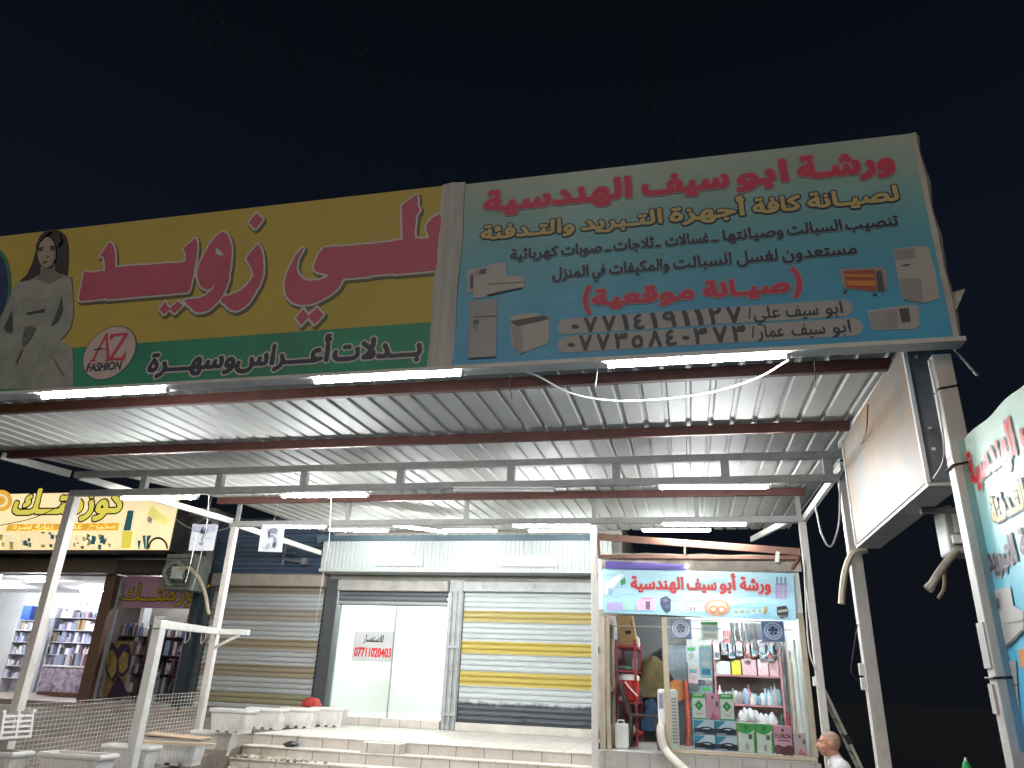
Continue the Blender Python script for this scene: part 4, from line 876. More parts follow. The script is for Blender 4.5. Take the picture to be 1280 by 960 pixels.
# old air conditioner, meter boxes and pipe between both shops
oc = thing('air_conditioner', 'old grey window air conditioner hanging above the pink header', 'air conditioner', (-9.9, 13.4, 3.1))
x0, z0 = atY(200, 735, 13.4).x, atY(225, 737, 13.4).z; x1, z1 = atY(246, 690, 13.4).x, atY(225, 692, 13.4).z
M_oldg = mat('old_grey_casing', '#6c6f6a', .5, var=.2, dirt='#3a3a36', dirt_amt=.5)
b = MB(); b.bb(x0, x1, 13.4, 13.95, z0, z1); b.build('casing', M_oldg, oc, bevel=.015)
b = MB()
for i in range(9): b.bb(x0+.06, x1-.06, 13.385, 13.4, z0+.06+i*(z1-z0-.1)/9, z0+.085+i*(z1-z0-.1)/9)
b.build('grille', M_drk, oc)
b = MB(); b.tube(smooth_path([atY(212, 733, 13.2), atY(206, 715, 13.2), atY(215, 704, 13.2), atY(226, 706, 13.2), atY(228, 722, 13.2)]), .05, 10); b.build('insulated_hose', mat('hose_green_grey', '#6f7464', .7, var=.2), oc, smooth=True)
b = MB(); b.box(atY(222, 716, 13.15), (.22, .12, .24)); b.build('drain_box', mat('pale_grey_box', '#a3a79f', .5, var=.15), oc, bevel=.01)
mb_ = thing('meter_box', 'dark louvred meter cabinet beside the cosmetics sign', 'cabinet', (-10, 13.7, 3.9))
x0 = atY(224, 660, 13.7).x; x1 = atY(246, 660, 13.7).x; z0 = atY(232, 692, 13.7).z; z1 = atY(232, 645, 13.7).z
b = MB(); b.bb(x0, x1, 13.7, 14.2, z0, z1); b.build('cabinet', mat('cabinet_grey', '#4a4845', .5, var=.2), mb_, bevel=.01)
b = MB()
for i in range(7): b.bb(x0+.1, x1-.08, 13.68, 13.7, z0+.1+i*(z1-z0-.15)/7, z0+.15+i*(z1-z0-.15)/7)
b.build('louvres', M_drk, mb_)
b = MB(); b.tube(smooth_path([atY(226, 712, 13.1), atY(236, 710, 13.05), atY(248, 722, 13.0), atY(256, 740, 13.0), atY(261, 768, 13.0)]), .035, 10); tag(b.build('drain_pipe', M_beigecable, smooth=True), 'curved beige drain pipe hanging from the old air conditioner', 'pipe')
# ------------------------------------------------------------------ workshop kiosk
KY = 11.2; KX0, KX1 = -1.25, 1.53; KF = .815; KC = 3.32; KB = 13.6
kio = thing('workshop_kiosk', 'small glazed repair workshop on a pale tiled base under the canopy', 'kiosk', (.1, 12.4, 0))
M_alu = mat('kiosk_aluminium', '#b5a892', .4, metal=.3, var=.08, dirt='#6f6350', dirt_amt=.4)
M_kw = mat('kiosk_white_panel', '#d4d8d5', .5, var=.04, dirt='#a7aaa5', dirt_amt=.3)
b = MB(); b.bb(KX0-.03, KX1+.04, KY-.05, KB, 0, KF-.012); b.build('base', M_base, kio, bevel=.005)
b = MB(); b.bb(KX0, KX1, KY-.06, KB-.02, KF-.011, KF); b.build('floor', mat('kiosk_floor', '#c9c7c2', .3, var=.06, dirt='#8d867c', dirt_amt=.3), kio)
b = MB(); b.bb(KX0-.02, KX0+.03, KY+.06, KB, KF, KC); b.build('side_wall', M_kw, kio)
b = MB(); b.bb(KX1-.03, KX1+.02, KY+.06, KB, KF, KC); b.build('side_wall', M_kw, kio)
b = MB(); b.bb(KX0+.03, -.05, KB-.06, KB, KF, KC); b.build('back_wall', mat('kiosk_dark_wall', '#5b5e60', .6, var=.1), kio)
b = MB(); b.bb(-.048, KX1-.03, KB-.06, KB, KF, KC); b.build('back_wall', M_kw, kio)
b = MB(); b.bb(KX0-.02, KX1+.02, KY+.0, KB, KC+.002, KC+.05); b.build('ceiling', M_kw, kio)
b = MB(); b.bb(-.36, KX1+.01, KY-.03, KY+.03, KF, KF+.055); b.bb(-.36, KX1+.01, KY-.045, KY-.03, KF+.01, KF+.03); b.build('window_sill', M_alu, kio, bevel=.003)
b = MB(); b.bb(KX0-.02, KX1+.02, KY-.035, KY+.035, 2.58, 2.66); b.build('lintel', M_alu, kio, bevel=.003)
for x, w in ((KX0+.02, .08), (-.335, .075), (KX1-.012, .07)):
    b = MB(); b.bb(x-w/2, x+w/2, KY-.03, KY+.03, KF+.056 if x > 1 else KF+.002, 2.578); b.build('mullion', M_alu, kio, bevel=.004)
b = MB(); b.bb(KX0-.02, KX1+.02, KY-.03, KY+.03, 2.662, KC); b.build('transom_panel', M_kw, kio)
b = MB(); b.bb(-.297, KX1-.05, KY-.005, KY+.003, KF+.056, 2.578); b.build('window_pane', glass('kiosk_glass', (.95, .97, .965), .05), kio)
dl = MB(); dl.bb(KX0+.075, KX0+.115, KY+.04, KY+.78, KF+.01, 2.56); d_ = MB()
for y0, y1, z0, z1 in ((KY+.04, KY+.10, KF+.01, 2.56), (KY+.72, KY+.78, KF+.01, 2.56), (KY+.101, KY+.719, KF+.01, KF+.30), (KY+.101, KY+.719, 2.48, 2.56), (KY+.101, KY+.719, 1.55, 1.62)): d_.bb(KX0+.07, KX0+.12, y0, y1, z0, z1)
dr = d_.build('door', M_alu, kio)
b = MB(); b.bb(KX0+.09, KX0+.098, KY+.102, KY+.718, KF+.302, 1.548); b.bb(KX0+.09, KX0+.098, KY+.102, KY+.718, 1.622, 2.478); b.build('door_pane', glass('door_glass', (.75, .84, .84), .12), dr)
b = MB(); b.tube([(KX0+.14, KY+.69, 1.75), (KX0+.15, KY+.69, 1.95)], .012, 8); b.build('handle', M_drk, dr)
for z in (2.10, KF+.04):
    b = MB(); b.bb(KX0-.055, KX0-.021, KY-.06, KY-.01, z-.04, z+.04); b.build('hinge_block', M_black, kio)
for x0, x1, y, lb in ((.2, 1.3, 12.0, 'right'),):
    tube_lamp((x0, y, 3.26), (x1, y, 3.26), 'lit tube lamp on the %s half of the kiosk ceiling' % lb)
# copper red bars over the kiosk, tied to the posts
aw = thing('steel_brace', 'copper red steel bars slanting from the middle post to the right post', 'frame', (.1, 10.97, 3.4))
b = MB(); b.beam(atY(748, 671, 10.97), atY(1000, 690, 10.97), .04, .10); b.build('bar', M_copper, aw, bevel=.004)
b = MB(); b.beam(atY(748, 695.5, 10.97), atY(998, 697, 10.97), .035, .055); b.build('bar', M_copper, aw, bevel=.004)
b = MB(); b.beam(atY(856, 681, 10.97), atY(856, 695, 10.97), .03, .04); b.build('strut', M_copper, aw)
b = MB(); b.beam(atY(972, 690, 10.97), atY(971, 703, 10.97), .05, .07); b.build('strut', M_white, aw)
b = MB(); b.beam(atY(1001, 693, 10.97), atY(990, 712, 11.1), .04, .04); b.build('brace', M_copper, aw)
b = MB(); b.beam(atY(748, 673, 10.97), atY(749, 694, 10.97), .035, .04); b.build('strut', M_copper, aw)
# plastic sheet folded behind, with a purple strip
tp = thing('plastic_sheet', 'dusty beige plastic sheet sagging on top of the workshop banner', 'sheet', (.1, 11.1, 3.2))
vs = []; fs = []
for i in range(41):
    t = i/40; x = -1.22+2.8*t
    for j, (yy, zz) in enumerate(((11.10, 3.20), (11.06, 3.30), (11.07, 3.40+.05*math.sin(t*3.1)), (11.16, 3.47+.05*math.sin(t*3.1)-.12*t), (11.6, 3.42-.1*t))):
        vs.append((x, yy+.018*mnoise.noise(Vector((x*5, j*1.7, 1))), zz+.025*mnoise.noise(Vector((x*3, j*2.2, 5)))))
for i in range(40):
    for j in range(4): fs.append((i*5+j, i*5+j+1, i*5+j+6, i*5+j+5))
b = MB(); b.add(vs, fs); b.build('sheet', mat('dusty_plastic', '#a49a8c', .5, var=.2, vs=5, dirt='#6b6054', dirt_amt=.5), tp, smooth=True)
b = MB(); P = [atY(757, 701, 11.04), atY(857, 706, 11.04), atY(858, 712.5, 11.04), atY(757, 711, 11.04)]
b.add(P+[p+Vector((0, .008, 0)) for p in P], [(0, 1, 2, 3), (7, 6, 5, 4), (0, 4, 5, 1), (1, 5, 6, 2), (2, 6, 7, 3), (3, 7, 4, 0)]); b.build('purple_strip', mat('purple_print', '#5a4a9a', .5, var=.12), tp)
bl_ = thing('bulb_lamp', 'small lit bulb at the end of the purple strip above the banner', 'lamp', atY(858, 708, 11.0))
b = MB(); b.lathe([(.004, -.022), (.02, -.01), (.022, .004), (.012, .022)], atY(858, 708, 11.0), 12); b.build('bulb', emitter('lit_bulb', (1, .97, .92), 30), bl_, smooth=True)
b = MB(); b.lathe([(.012, .0215), (.012, .05)], atY(858, 708, 11.0), 10); b.build('socket', M_fix, bl_)
# banner with the workshop name
PB = Plane((0, 11.08, 0), (1, 0, 0), (0, 0, 1)); wb = lambda p: pxp(PB, zoompts(p, 4.741, 740, 690))
bn = thing('shop_banner', 'light blue workshop banner with red Arabic name above the kiosk window', 'banner', (.15, 11.08, 2.6))
c4 = wb([(62, 98), (1195, 125), (1210, 408), (68, 358)])
b = MB(); n = 30; vs = []; fs = []
for i in range(n+1):
    for j in range(9):
        t = i/n; s_ = j/8; u = (c4[3][0]*(1-t)+c4[2][0]*t)*(1-s_)+(c4[0][0]*(1-t)+c4[1][0]*t)*s_; v = (c4[3][1]*(1-t)+c4[2][1]*t)*(1-s_)+(c4[0][1]*(1-t)+c4[1][1]*t)*s_
        vs.append(PB.pt(u, v, .0016*mnoise.noise(Vector((u*3, v*3, 2)))-.003))
for i in range(n):
    for j in range(8): fs.append((i*9+j, i*9+j+1, i*9+j+10, i*9+j+9))
b.add(vs, fs); b.build('sheet', grad_mat('banner_blue', [(0, (.36, .66, .80)), (.5, (.45, .70, .80)), (1, (.40, .68, .74))], 'Z', 2.6, 3.3, rough=.25, wrinkle=.5), bn, smooth=True)
lay = [(.011, mat('banner_red', '#c8101f', .45, var=.05), 0, 0, 'red_lettering'), (.019, M_i1, 0, 0, 'letter_outline')]
bu_ = lambda x: wb([(x, 200)])[0][0]
words(PB, [('الهندسية', bu_(232), bu_(540)), ('سيف', bu_(565), bu_(735)), ('أبو', bu_(758), bu_(850)), ('ورشة', bu_(880), bu_(1055))], wb([(600, 222)])[0][1], .235, .0055, lay, bn, 'x')
q_ = lambda c, **k: mat('bn_'+c.strip('#'), c, .45, **k)
rect = lambda x0, y0, x1, y1: wb([(x0, y0), (x1, y0), (x1, y1), (x0, y1)])
decal(PB, 'printed_valve', [(wb([(70, 190), (160, 130), (200, 130), (90, 250), (75, 250)]), q_('#dfe9ec')), (wb([(168, 170), (195, 150), (200, 185), (172, 200)]), q_('#2f8a4c')), (wb([(100, 210), (130, 230), (110, 260), (95, 250)]), q_('#8fb4c4'))], bn)
decal(PB, 'printed_packages', [(rect(90, 300, 180, 345), q_('#b8a8d8')), (rect(181, 285, 250, 345), q_('#a8d8cc'))], bn)
decal(PB, 'printed_carton', [(rect(264, 282, 375, 345), q_('#e0b8d0')), (rect(318, 292, 345, 340), q_('#6a5a78')), (rect(290, 268, 360, 281), q_('#d090b8'))], bn)
decal(PB, 'printed_bottle_pack', [(rect(520, 290, 545, 348), q_('#e0d8ec'))], bn)
decal(PB, 'printed_gauge_pack', [(rect(575, 310, 625, 350), q_('#d8d0d0')), (rect(582, 325, 590, 346), q_('#7a6068')), (rect(604, 325, 612, 346), q_('#7a6068'))], bn)
decal(PB, 'printed_compressor', [(wb([(405, 275), (440, 260), (468, 280), (466, 350), (440, 364), (418, 340), (404, 310)]), q_('#3c4260')), (wb([(415, 285), (440, 272), (456, 290), (430, 300)]), q_('#6a7088')), (wb([(430, 315), (462, 310), (460, 330), (432, 335)]), q_('#575d7c'))], bn)
decal(PB, 'printed_copper_coil', [(wb(ell((742, 330), 78, 50)), q_('#c89a78')), (wb(ell((742, 326), 56, 34)), q_('#e2c4a8')), (wb(ell((720, 340), 26, 24)), q_('#b8825c')), (wb(ell((768, 342), 26, 24)), q_('#c08c68')), (wb(ell((720, 340), 14, 12)), q_('#ead2b8')), (wb(ell((768, 342), 14, 12)), q_('#ead2b8'))], bn)
decal(PB, 'printed_fittings', [(wb(ell((855+35*i, 352-1*i), 12, 9)), q_('#b8a050')) for i in range(6)]+[(wb(ell((855+35*i, 352-1*i), 6, 4)), q_('#8fc4d4')) for i in range(6)]+[(wb([(1020, 330), (1038, 320), (1032, 368), (1015, 366)]), q_('#a89040'))], bn)
decal(PB, 'printed_bottles', [(rect(1088+24*i, 196, 1106+24*i, 275), q_('#b8a0cc')) for i in range(3)]+[(rect(1092+24*i, 148, 1102+24*i, 192), q_('#66788a')) for i in range(3)]+[(rect(1086, 186, 1158, 196), q_('#8a88b0'))], bn)
decal(PB, 'printed_motor', [(wb([(1095, 325), (1150, 318), (1165, 345), (1160, 385), (1120, 395), (1096, 370)]), q_('#2e3038')), (wb([(1100, 345), (1160, 338), (1160, 352), (1102, 360)]), q_('#a8a49a')), (rect(1108, 376, 1150, 384), q_('#88847c'))], bn)
# ------------------------------------------------------------------ kiosk stock, left side: red shelves
M_rs = mat('red_shelf', '#8e2a2e', .5, var=.15)
rs = thing('shelf_rack', 'red metal shelf rack along the left wall of the kiosk', 'shelf', (-1.0, 12.3, KF))
RX0, RX1, RY0, RY1 = -1.13, -.80, 12.05, 13.35
RZ = [.98, 1.42, 1.86, 2.22]
for z in RZ:
    b = MB(); b.bb(RX0, RX1, RY0, RY1, z-.03, z); b.build('shelf_board', M_rs, rs)
for x in (RX0+.02, RX1-.02):
    for y in (RY0+.02, RY1-.02):
        b = MB(); b.bb(x-.018, x+.018, y-.018, y+.018, KF+.001, 2.3); b.build('upright', M_rs, rs)
def crate(name, label, cat, x0, x1, y0, y1, z0, z1, mt, extra=None, grp=None, rz=0, tilt=0):
    """a carton with a closed lid seam and side print panel"""
    t = thing(name, label, cat, ((x0+x1)/2, (y0+y1)/2, z0), grp)
    b = MB(); b.bb(x0, x1, y0, y1, z0+.001, z1); b.build('carton', mt, t, bevel=.006)
    if extra: extra(t, x0, x1, y0, z0, z1)
    return t
M_card = mat('cardboard', '#a98a62', .8, var=.12, vs=6)
t = thing('cardboard_box', 'open brown cardboard box tilted on the top red shelf', 'box', (-.97, 12.4, 2.22))
Mx = Matrix.Rotation(-.16, 3, 'Y'); b = MB(); b.box((-.96, 12.4, 2.45), (.26, .35, .46), M=Mx); b.build('carton', M_card, t, bevel=.006)
b = MB(); b.box((-.87, 12.22, 2.53), (.012, .008, .10), M=Mx); b.box((-.93, 12.22, 2.42), (.09, .006, .05), M=Mx); b.build('hand_hole', M_black, t)
jug = thing('water_cooler_jug', 'red cooler jug with white lid on the middle red shelf', 'jug', (-.93, 12.2, 1.42))
b = MB(); b.lathe([(.12, .001), (.14, .02), (.15, .28), (.15, .30)], (-.93, 12.2, 1.42), 24); b.build('body', mat('jug_red', '#b8221f', .35, var=.05), jug, smooth=True)
b = MB(); b.lathe([(.155, .301), (.155, .36), (.12, .385), (.04, .39)], (-.93, 12.2, 1.42), 24); b.build('lid', M_fix, jug, smooth=True)
b = MB(); b.tube(smooth_path([(-.98, 12.03, 1.69), (-.92, 12.01, 1.62), (-.80, 12.03, 1.50)]), .013, 8); b.build('handle', M_fix, jug, smooth=True)
for i, (x, y, z, w, h, c, lb) in enumerate(((-1.05, 12.12, 1.42, .09, .09, '#d8dadd', 'white small tin beside the red cooler jug'), (-.82, 12.5, 1.42, .10, .26, '#22242a', 'black canister behind the red cooler jug'), (-1.0, 12.2, 1.86, .2, .07, '#4a6a58', 'green rag folded on the second red shelf'), (-.86, 12.5, 1.86, .07, .26, '#d0d4d6', 'white spray bottle on the second red shelf'), (-.84, 12.8, 2.22, .09, .18, '#d4d2cc', 'white bag beside the cardboard box on the top shelf'), (-.98, 12.3, .98, .22, .14, '#b8b4ac', 'grey parts box on the lowest red shelf'))):
    b = MB(); m_ = mat('shelf_item_%d' % i, c, .5, var=.2, vs=30)
    if 'bottle' in lb or 'canister' in lb or 'tin' in lb: b.lathe([(w*.45, .001), (w*.5, .02), (w*.5, h*.65), (w*.2, h*.8), (w*.18, h)], (x, y, z), 14)
    else:
        n0 = len(b.v); b.lathe([(w*.5, .001), (w*.62, h*.35), (w*.5, h*.8), (w*.25, h)], (x, y, z), 9, sy=.8)
        b.v[n0:] = [tuple(Vector(v)+Vector((mnoise.noise(Vector(v)*17), mnoise.noise(Vector(v)*13+Vector((3, 3, 3))), 0))*w*.12) for v in b.v[n0:]]
    tag(b.build('bottle' if 'bottle' in lb else 'canister' if 'canister' in lb else 'tin' if 'tin' in lb else 'rag' if 'rag' in lb else 'bag' if 'bag' in lb else 'parts_box', m_, smooth=True), lb, 'goods')
# hanging clothes
for x, y, z0, z1, w, c, nm, lb in ((-.62, 13.3, 1.48, 2.12, .42, '#5d5536', 'jacket', 'olive work jacket hanging on the back wall of the kiosk'), (-.66, 13.28, .98, 1.46, .3, '#2b4360', 'jeans', 'blue jeans hanging below the olive jacket'), (-.36, 13.32, 1.3, 1.85, .2, '#3c2c28', 'jacket', 'dark brown jacket hanging right of the olive jacket')):
    b = MB(); vs = []; fs = []; n = 16
    for i in range(n+1):
        for j in range(n):
            t = i/n; a = 2*math.pi*j/n; ww = w*(.12+.34*min(1, t*5)**.6+.10*t+.035*math.sin(a*5+t*4)+.05*mnoise.noise(Vector((a, t*3, x*9)))); vs.append((x+ww*math.cos(a), y+.07*math.sin(a)*(1+.4*math.sin(a*3+t*5)), z1-(z1-z0)*t))
    for i in range(n):
        for j in range(n): fs.append((i*n+j, i*n+(j+1) % n, (i+1)*n+(j+1) % n, (i+1)*n+j))
    fs.append(tuple(range(n))); fs.append(tuple(n*n+j for j in range(n))[::-1]); b.add(vs, fs); tag(b.build(nm, mat('cloth_'+c.strip('#'), c, .9, var=.25, vs=9), smooth=True), lb, 'clothes')
# plastic chair
ch = thing('plastic_chair', 'dark brown plastic armless chair inside the kiosk doorway', 'chair', (-.85, 11.75, KF))
M_ch = mat('chair_plastic', '#352f2d', .4, var=.08)
cx, cy = -.70, 11.80
b = MB(); b.bb(cx-.2, cx+.2, cy-.2, cy+.2, KF+.42, KF+.45); b.build('seat', M_ch, ch, bevel=.012)
for sx in (-1, 1):
    for sy in (-1, 1):
        b = MB(); b.beam((cx+sx*.17, cy+sy*.17, KF+.42), (cx+sx*.215, cy+sy*.20, KF+.002), .045, .035); b.build('leg', M_ch, ch, bevel=.006)
for sy in (-1, 1):
    b = MB(); b.beam((cx-.19, cy+sy*.18, KF+.44), (cx-.33, cy+sy*.19, KF+.87), .035, .05); b.build('back_post', M_ch, ch, bevel=.006)
b = MB(); b.beam((cx-.325, cy-.17, KF+.84), (cx-.325, cy+.17, KF+.84), .03, .08); b.build('top_rail', M_ch, ch, bevel=.008)
for k in (-.1, 0, .1):
    b = MB(); b.beam((cx-.21, cy+k, KF+.46), (cx-.315, cy+k, KF+.80), .05, .012); b.build('slat', M_ch, ch)
jc = thing('jerrycan', 'white plastic jerrycan on the kiosk floor by the door', 'jerrycan', (-1.0, 11.5, KF))
b = MB(); b.bb(-1.09, -.90, 11.42, 11.56, KF+.001, KF+.33); b.build('body', mat('jerrycan_plastic', '#cfd4cf', .4, var=.05), jc, bevel=.03)
b = MB(); b.tube([(-1.06, 11.49, KF+.31), (-1.04, 11.49, KF+.365), (-.97, 11.49, KF+.365), (-.95, 11.49, KF+.31)], .013, 8); b.build('handle', mat('jerrycan_plastic', '#cfd4cf'), jc)
b = MB(); b.lathe([(.025, .325), (.025, .36)], (-.925, 11.49, KF), 12); b.build('cap', M_black, jc)
# portable air conditioner with its exhaust duct
pa = thing('portable_air_conditioner', 'white portable air conditioner standing behind the door mullion', 'air conditioner', (-.34, 11.5, KF))
b = MB(); b.bb(-.475, -.20, 11.30, 11.52, KF+.02, KF+.80); b.build('body', M_fix, pa, bevel=.035)
b = MB(); b.bb(-.455, -.40, 11.292, 11.299, KF+.55, KF+.74); b.build('control_panel', mat('panel_violet', '#8a86a0', .4), pa)
b = MB()
for i in range(14): b.bb(-.285, -.215, 11.29, 11.299, KF+.12+i*.042, KF+.145+i*.042)
b.build('grille', M_i2, pa)
for x in (-.44, -.24):
    b = MB(); b.lathe([(.02, .001), (.025, .02), (.02, .04)], (x, 11.42, KF), 10); b.build('caster', M_black, pa)
dp = smooth_path([(-.43, 11.28, 1.14), (-.435, 11.12, 1.10), (-.42, 11.06, .95), (-.36, 10.98, .84), (-.22, 10.75, .73), (-.05, 10.45, .62), (.1, 10.1, .46), (.2, 9.8, .30)], 14)
rads = [.055+.004*(i % 2) for i in range(len(dp))]
b = MB(); b.tube(dp, rads, 14); tag(b.build('exhaust_duct', mat('duct_beige', '#b9b2a6', .6, var=.08), smooth=True), 'beige corrugated exhaust duct snaking out of the kiosk doorway', 'duct')
# ------------------------------------------------------------------ kiosk stock, right side: window boxes and pink shelves
M_w = mat('carton_white', '#c9cec6', .5, var=.08, vs=20); M_g = mat('carton_green', '#3f9a4a', .5, var=.1); M_dgk = mat('carton_dark_green', '#1f7a3c', .5, var=.1)
M_pkc = mat('carton_pink', '#c88ea0', .5, var=.1); M_b1 = mat('carton_navy', '#1c3050', .5, var=.15, vs=15); M_b2 = mat('carton_teal', '#2f7f96', .5, var=.1); M_b3 = mat('carton_pale', '#b5c4d0', .5, var=.1); M_br = mat('carton_maroon', '#5a2a36', .5, var=.15, vs=15)
YB = 11.36
def front(x0, y): return Plane((x0, y, 0), (1, 0, 0), (0, 0, 1))
def ex_blue(t, x0, x1, y0, z0, z1):
    P = front(x0, y0); w = x1-x0; h = z1-z0; q = lambda p: [(a*w, z0+c*h) for a, c in p]
    decal(P, 'car_print', [(q([(0, .05), (1, .05), (1, .45), (0, .45)]), M_b1), (q([(0, .45), (.25, .5), (.6, .95), (0, .95)]), M_b2), (q([(.12, .46), (.3, .46), (.68, .95), (.55, .95)]), M_b3), (q([(.2, .30), (.35, .5), (.6, .56), (.85, .5), (.95, .35), (.9, .2), (.3, .16)]), mat('car_dark', '#0c1420', .4)), (q([(.38, .40), (.6, .47), (.8, .42), (.7, .36)]), M_b3), (q([(.05, .08), (.5, .08), (.5, .13), (.05, .13)]), M_b3)], t)
def ex_green(t, x0, x1, y0, z0, z1):
    P = front(x0, y0); w = x1-x0; h = z1-z0; q = lambda p: [(a*w, z0+c*h) for a, c in p]
    decal(P, 'green_print', [(q([(0, .80), (1, .80), (1, .99), (0, .99)]), M_g), (q([(.14, .90), (.8, .90), (.8, .94), (.14, .94)]), M_w), (q([(.5, .32), (.82, .52), (.5, .72), (.18, .52)]), M_dgk), (q([(.5, .44), (.62, .52), (.5, .60), (.38, .52)]), mat('carton_mid_green', '#58b86a', .5)), (q([(.25, .18), (.75, .18), (.75, .22), (.25, .22)]), M_i2), (q([(0, 0), (1, 0), (1, .05), (0, .05)]), M_g)], t)
def ex_wave(t, x0, x1, y0, z0, z1):
    P = front(x0, y0); w = x1-x0; h = z1-z0; q = lambda p: [(a*w, z0+c*h) for a, c in p]
    decal(P, 'green_print', [(q([(0, .70), (.2, .66), (.5, .62), (.8, .70), (1, .78), (1, .99), (0, .99)]), M_g), (q(ell((.5, .84), .13, .08)), M_dgk), (q([(.6, .45), (.82, .45), (.82, .62), (.6, .62)]), M_i3), (q([(.4, .08), (.6, .08), (.6, .30), (.4, .30)]), M_i2), (q([(.88, 0), (1, 0), (1, .7), (.9, .66)]), M_g)], t)
def ex_pink(t, x0, x1, y0, z0, z1, word=None):
    P = front(x0, y0); w = x1-x0; h = z1-z0; q = lambda p: [(a*w, z0+c*h) for a, c in p]
    decal(P, 'pink_print', ([(q([(0, 0), (1, 0), (1, .28), (.8, .34), (.5, .26), (.2, .34), (0, .28)]), M_br)] if word else [(q([(.3, .1), (.5, .3), (.7, .1), (.9, .2), (.8, .02), (.2, .02)]), mat('carton_rose', '#b05a70', .5)), (q([(.72, .5), (.9, .5), (.9, .7), (.72, .7)]), M_i3)])+[(q(ell((.5, .84), .09, .06)), M_br)], t)
    if word: words(P, [(word, w*.08, w*.92)], z0+h*.56, h*.24, .003, [(.004, M_br, 0, 0, 'dark_lettering'), ], t, 'x', raw=True); decal(P, 'small_print', [(q([(.2, .46), (.85, .46), (.85, .50), (.2, .50)]), M_br)], t)
H2 = .185
for i in range(2):
    for k in range(2):
        x0 = .0+i*.283; crate('refrigerant_carton', 'navy carton with a dark car picture, %s of the %s stack in the kiosk window' % (('bottom', 'top')[k], ('left', 'right')[i]), 'carton', x0, x0+.277, YB, YB+.22, KF+.057+k*(H2+.003), KF+.057+k*(H2+.003)+H2, M_b3, ex_blue, 'navy cartons in the window')
zt = KF+.057+2*H2+.008
crate('refrigerant_carton', 'green topped carton with green diamond, leftmost on the navy cartons', 'carton', -.005, .175, YB+.01, YB+.2, zt, zt+.335, M_w, ex_green)
crate('refrigerant_carton', 'pale pink carton between the two green diamond cartons', 'carton', .182, .36, YB+.01, YB+.2, zt, zt+.335, M_pkc, lambda *a: ex_pink(*a))
crate('refrigerant_carton', 'green topped carton with green diamond, right of the pale pink carton', 'carton', .366, .55, YB+.01, YB+.2, zt, zt+.335, M_w, ex_green)
z0 = KF+.057
crate('refrigerant_carton', 'white carton with wavy green top beside the navy stack', 'carton', .578, .80, YB, YB+.2, z0, z0+.36, M_w, ex_wave)
crate('refrigerant_carton', 'white carton with wavy green top beside the pink lettered carton', 'carton', .815, 1.025, YB, YB+.2, z0, z0+.36, M_w, ex_wave)
crate('refrigerant_carton', 'pink carton lettered FLORON at the foot of the window', 'carton', 1.04, 1.27, YB, YB+.2, z0, z0+.345, M_pkc, lambda *a: ex_pink(*a, word='FLORON'))
crate('refrigerant_carton', 'small greyish pink carton in the right corner of the window', 'carton', 1.285, 1.445, YB, YB+.2, z0, z0+.27, mat('carton_grey_pink', '#b5a0a4', .5, var=.1), lambda *a: ex_pink(*a))
for x, c, lb, h in ((1.27, '#a02030', 'red spray can standing behind the lettered pink carton', .58), (1.19, '#1f5a48', 'green spray can standing behind the lettered pink carton', .55)):
    b = MB(); b.lathe([(.03, .001), (.032, .02), (.032, h*.85), (.015, h*.93), (.015, h)], (x, YB+.27, KF), 14); tag(b.build('spray_can', mat('can_'+c.strip('#'), c, .35), smooth=True), lb, 'can')
M_ps = mat('pink_shelf', '#b5808a', .5, var=.12)
SX0, SX1, SY0, SY1 = .36, 1.40, 13.02, 13.45; SZ = [.92, 1.44, 1.87, 2.36]
ps = thing('shelf_rack', 'pinkish shelf rack against the back wall behind the kiosk window', 'shelf', (.9, 13.2, KF))
for z in SZ:
    b = MB(); b.bb(SX0, SX1, SY0, SY1, z-.025, z); b.build('shelf_board', M_ps, ps)
for x in (SX0+.015, SX1-.015):
    b = MB(); b.bb(x-.014, x+.014, SY0-.014, SY0+.014, KF+.001, 2.42); b.build('upright', M_ps, ps)
b = MB(); b.bb(SX0, SX1, SY1+.001, SY1+.012, KF+.001, 2.40); b.build('back_panel', mat('rack_back', '#8f7f78', .7, var=.2), ps)
items = [(.40, .62, 1.87, .20, '#cfe0d6', 'white and green carton on the upper pink shelf'), (.64, .78, 1.87, .22, '#d8d24a', 'carton with yellow label on the upper pink shelf'), (.80, 1.02, 1.87, .24, '#d8b4bc', 'pink carton row on the upper pink shelf'), (1.04, 1.20, 1.87, .25, '#e0c4c8', 'pale pink carton at the right of the upper pink shelf'), (1.215, 1.36, 1.87, .23, '#c8a4a8', 'dusty pink carton at the right end of the upper shelf')]
for i, (x0, x1, z, h, c, lb) in enumerate(items):
    crate('spare_part_carton', lb, 'carton', x0, x1, SY0+.02, SY0+.22, z, z+h, mat('spare_%d' % i, c, .5, var=.15, vs=18))
rk = random.Random(9)
cl = [('#9fc0d8', 'blue tinted'), ('#d8e0e4', 'clear white'), ('#c8889a', 'pink'), ('#e0dcd8', 'white'), ('#7fa8b4', 'teal'), ('#a8a4a4', 'grey')]
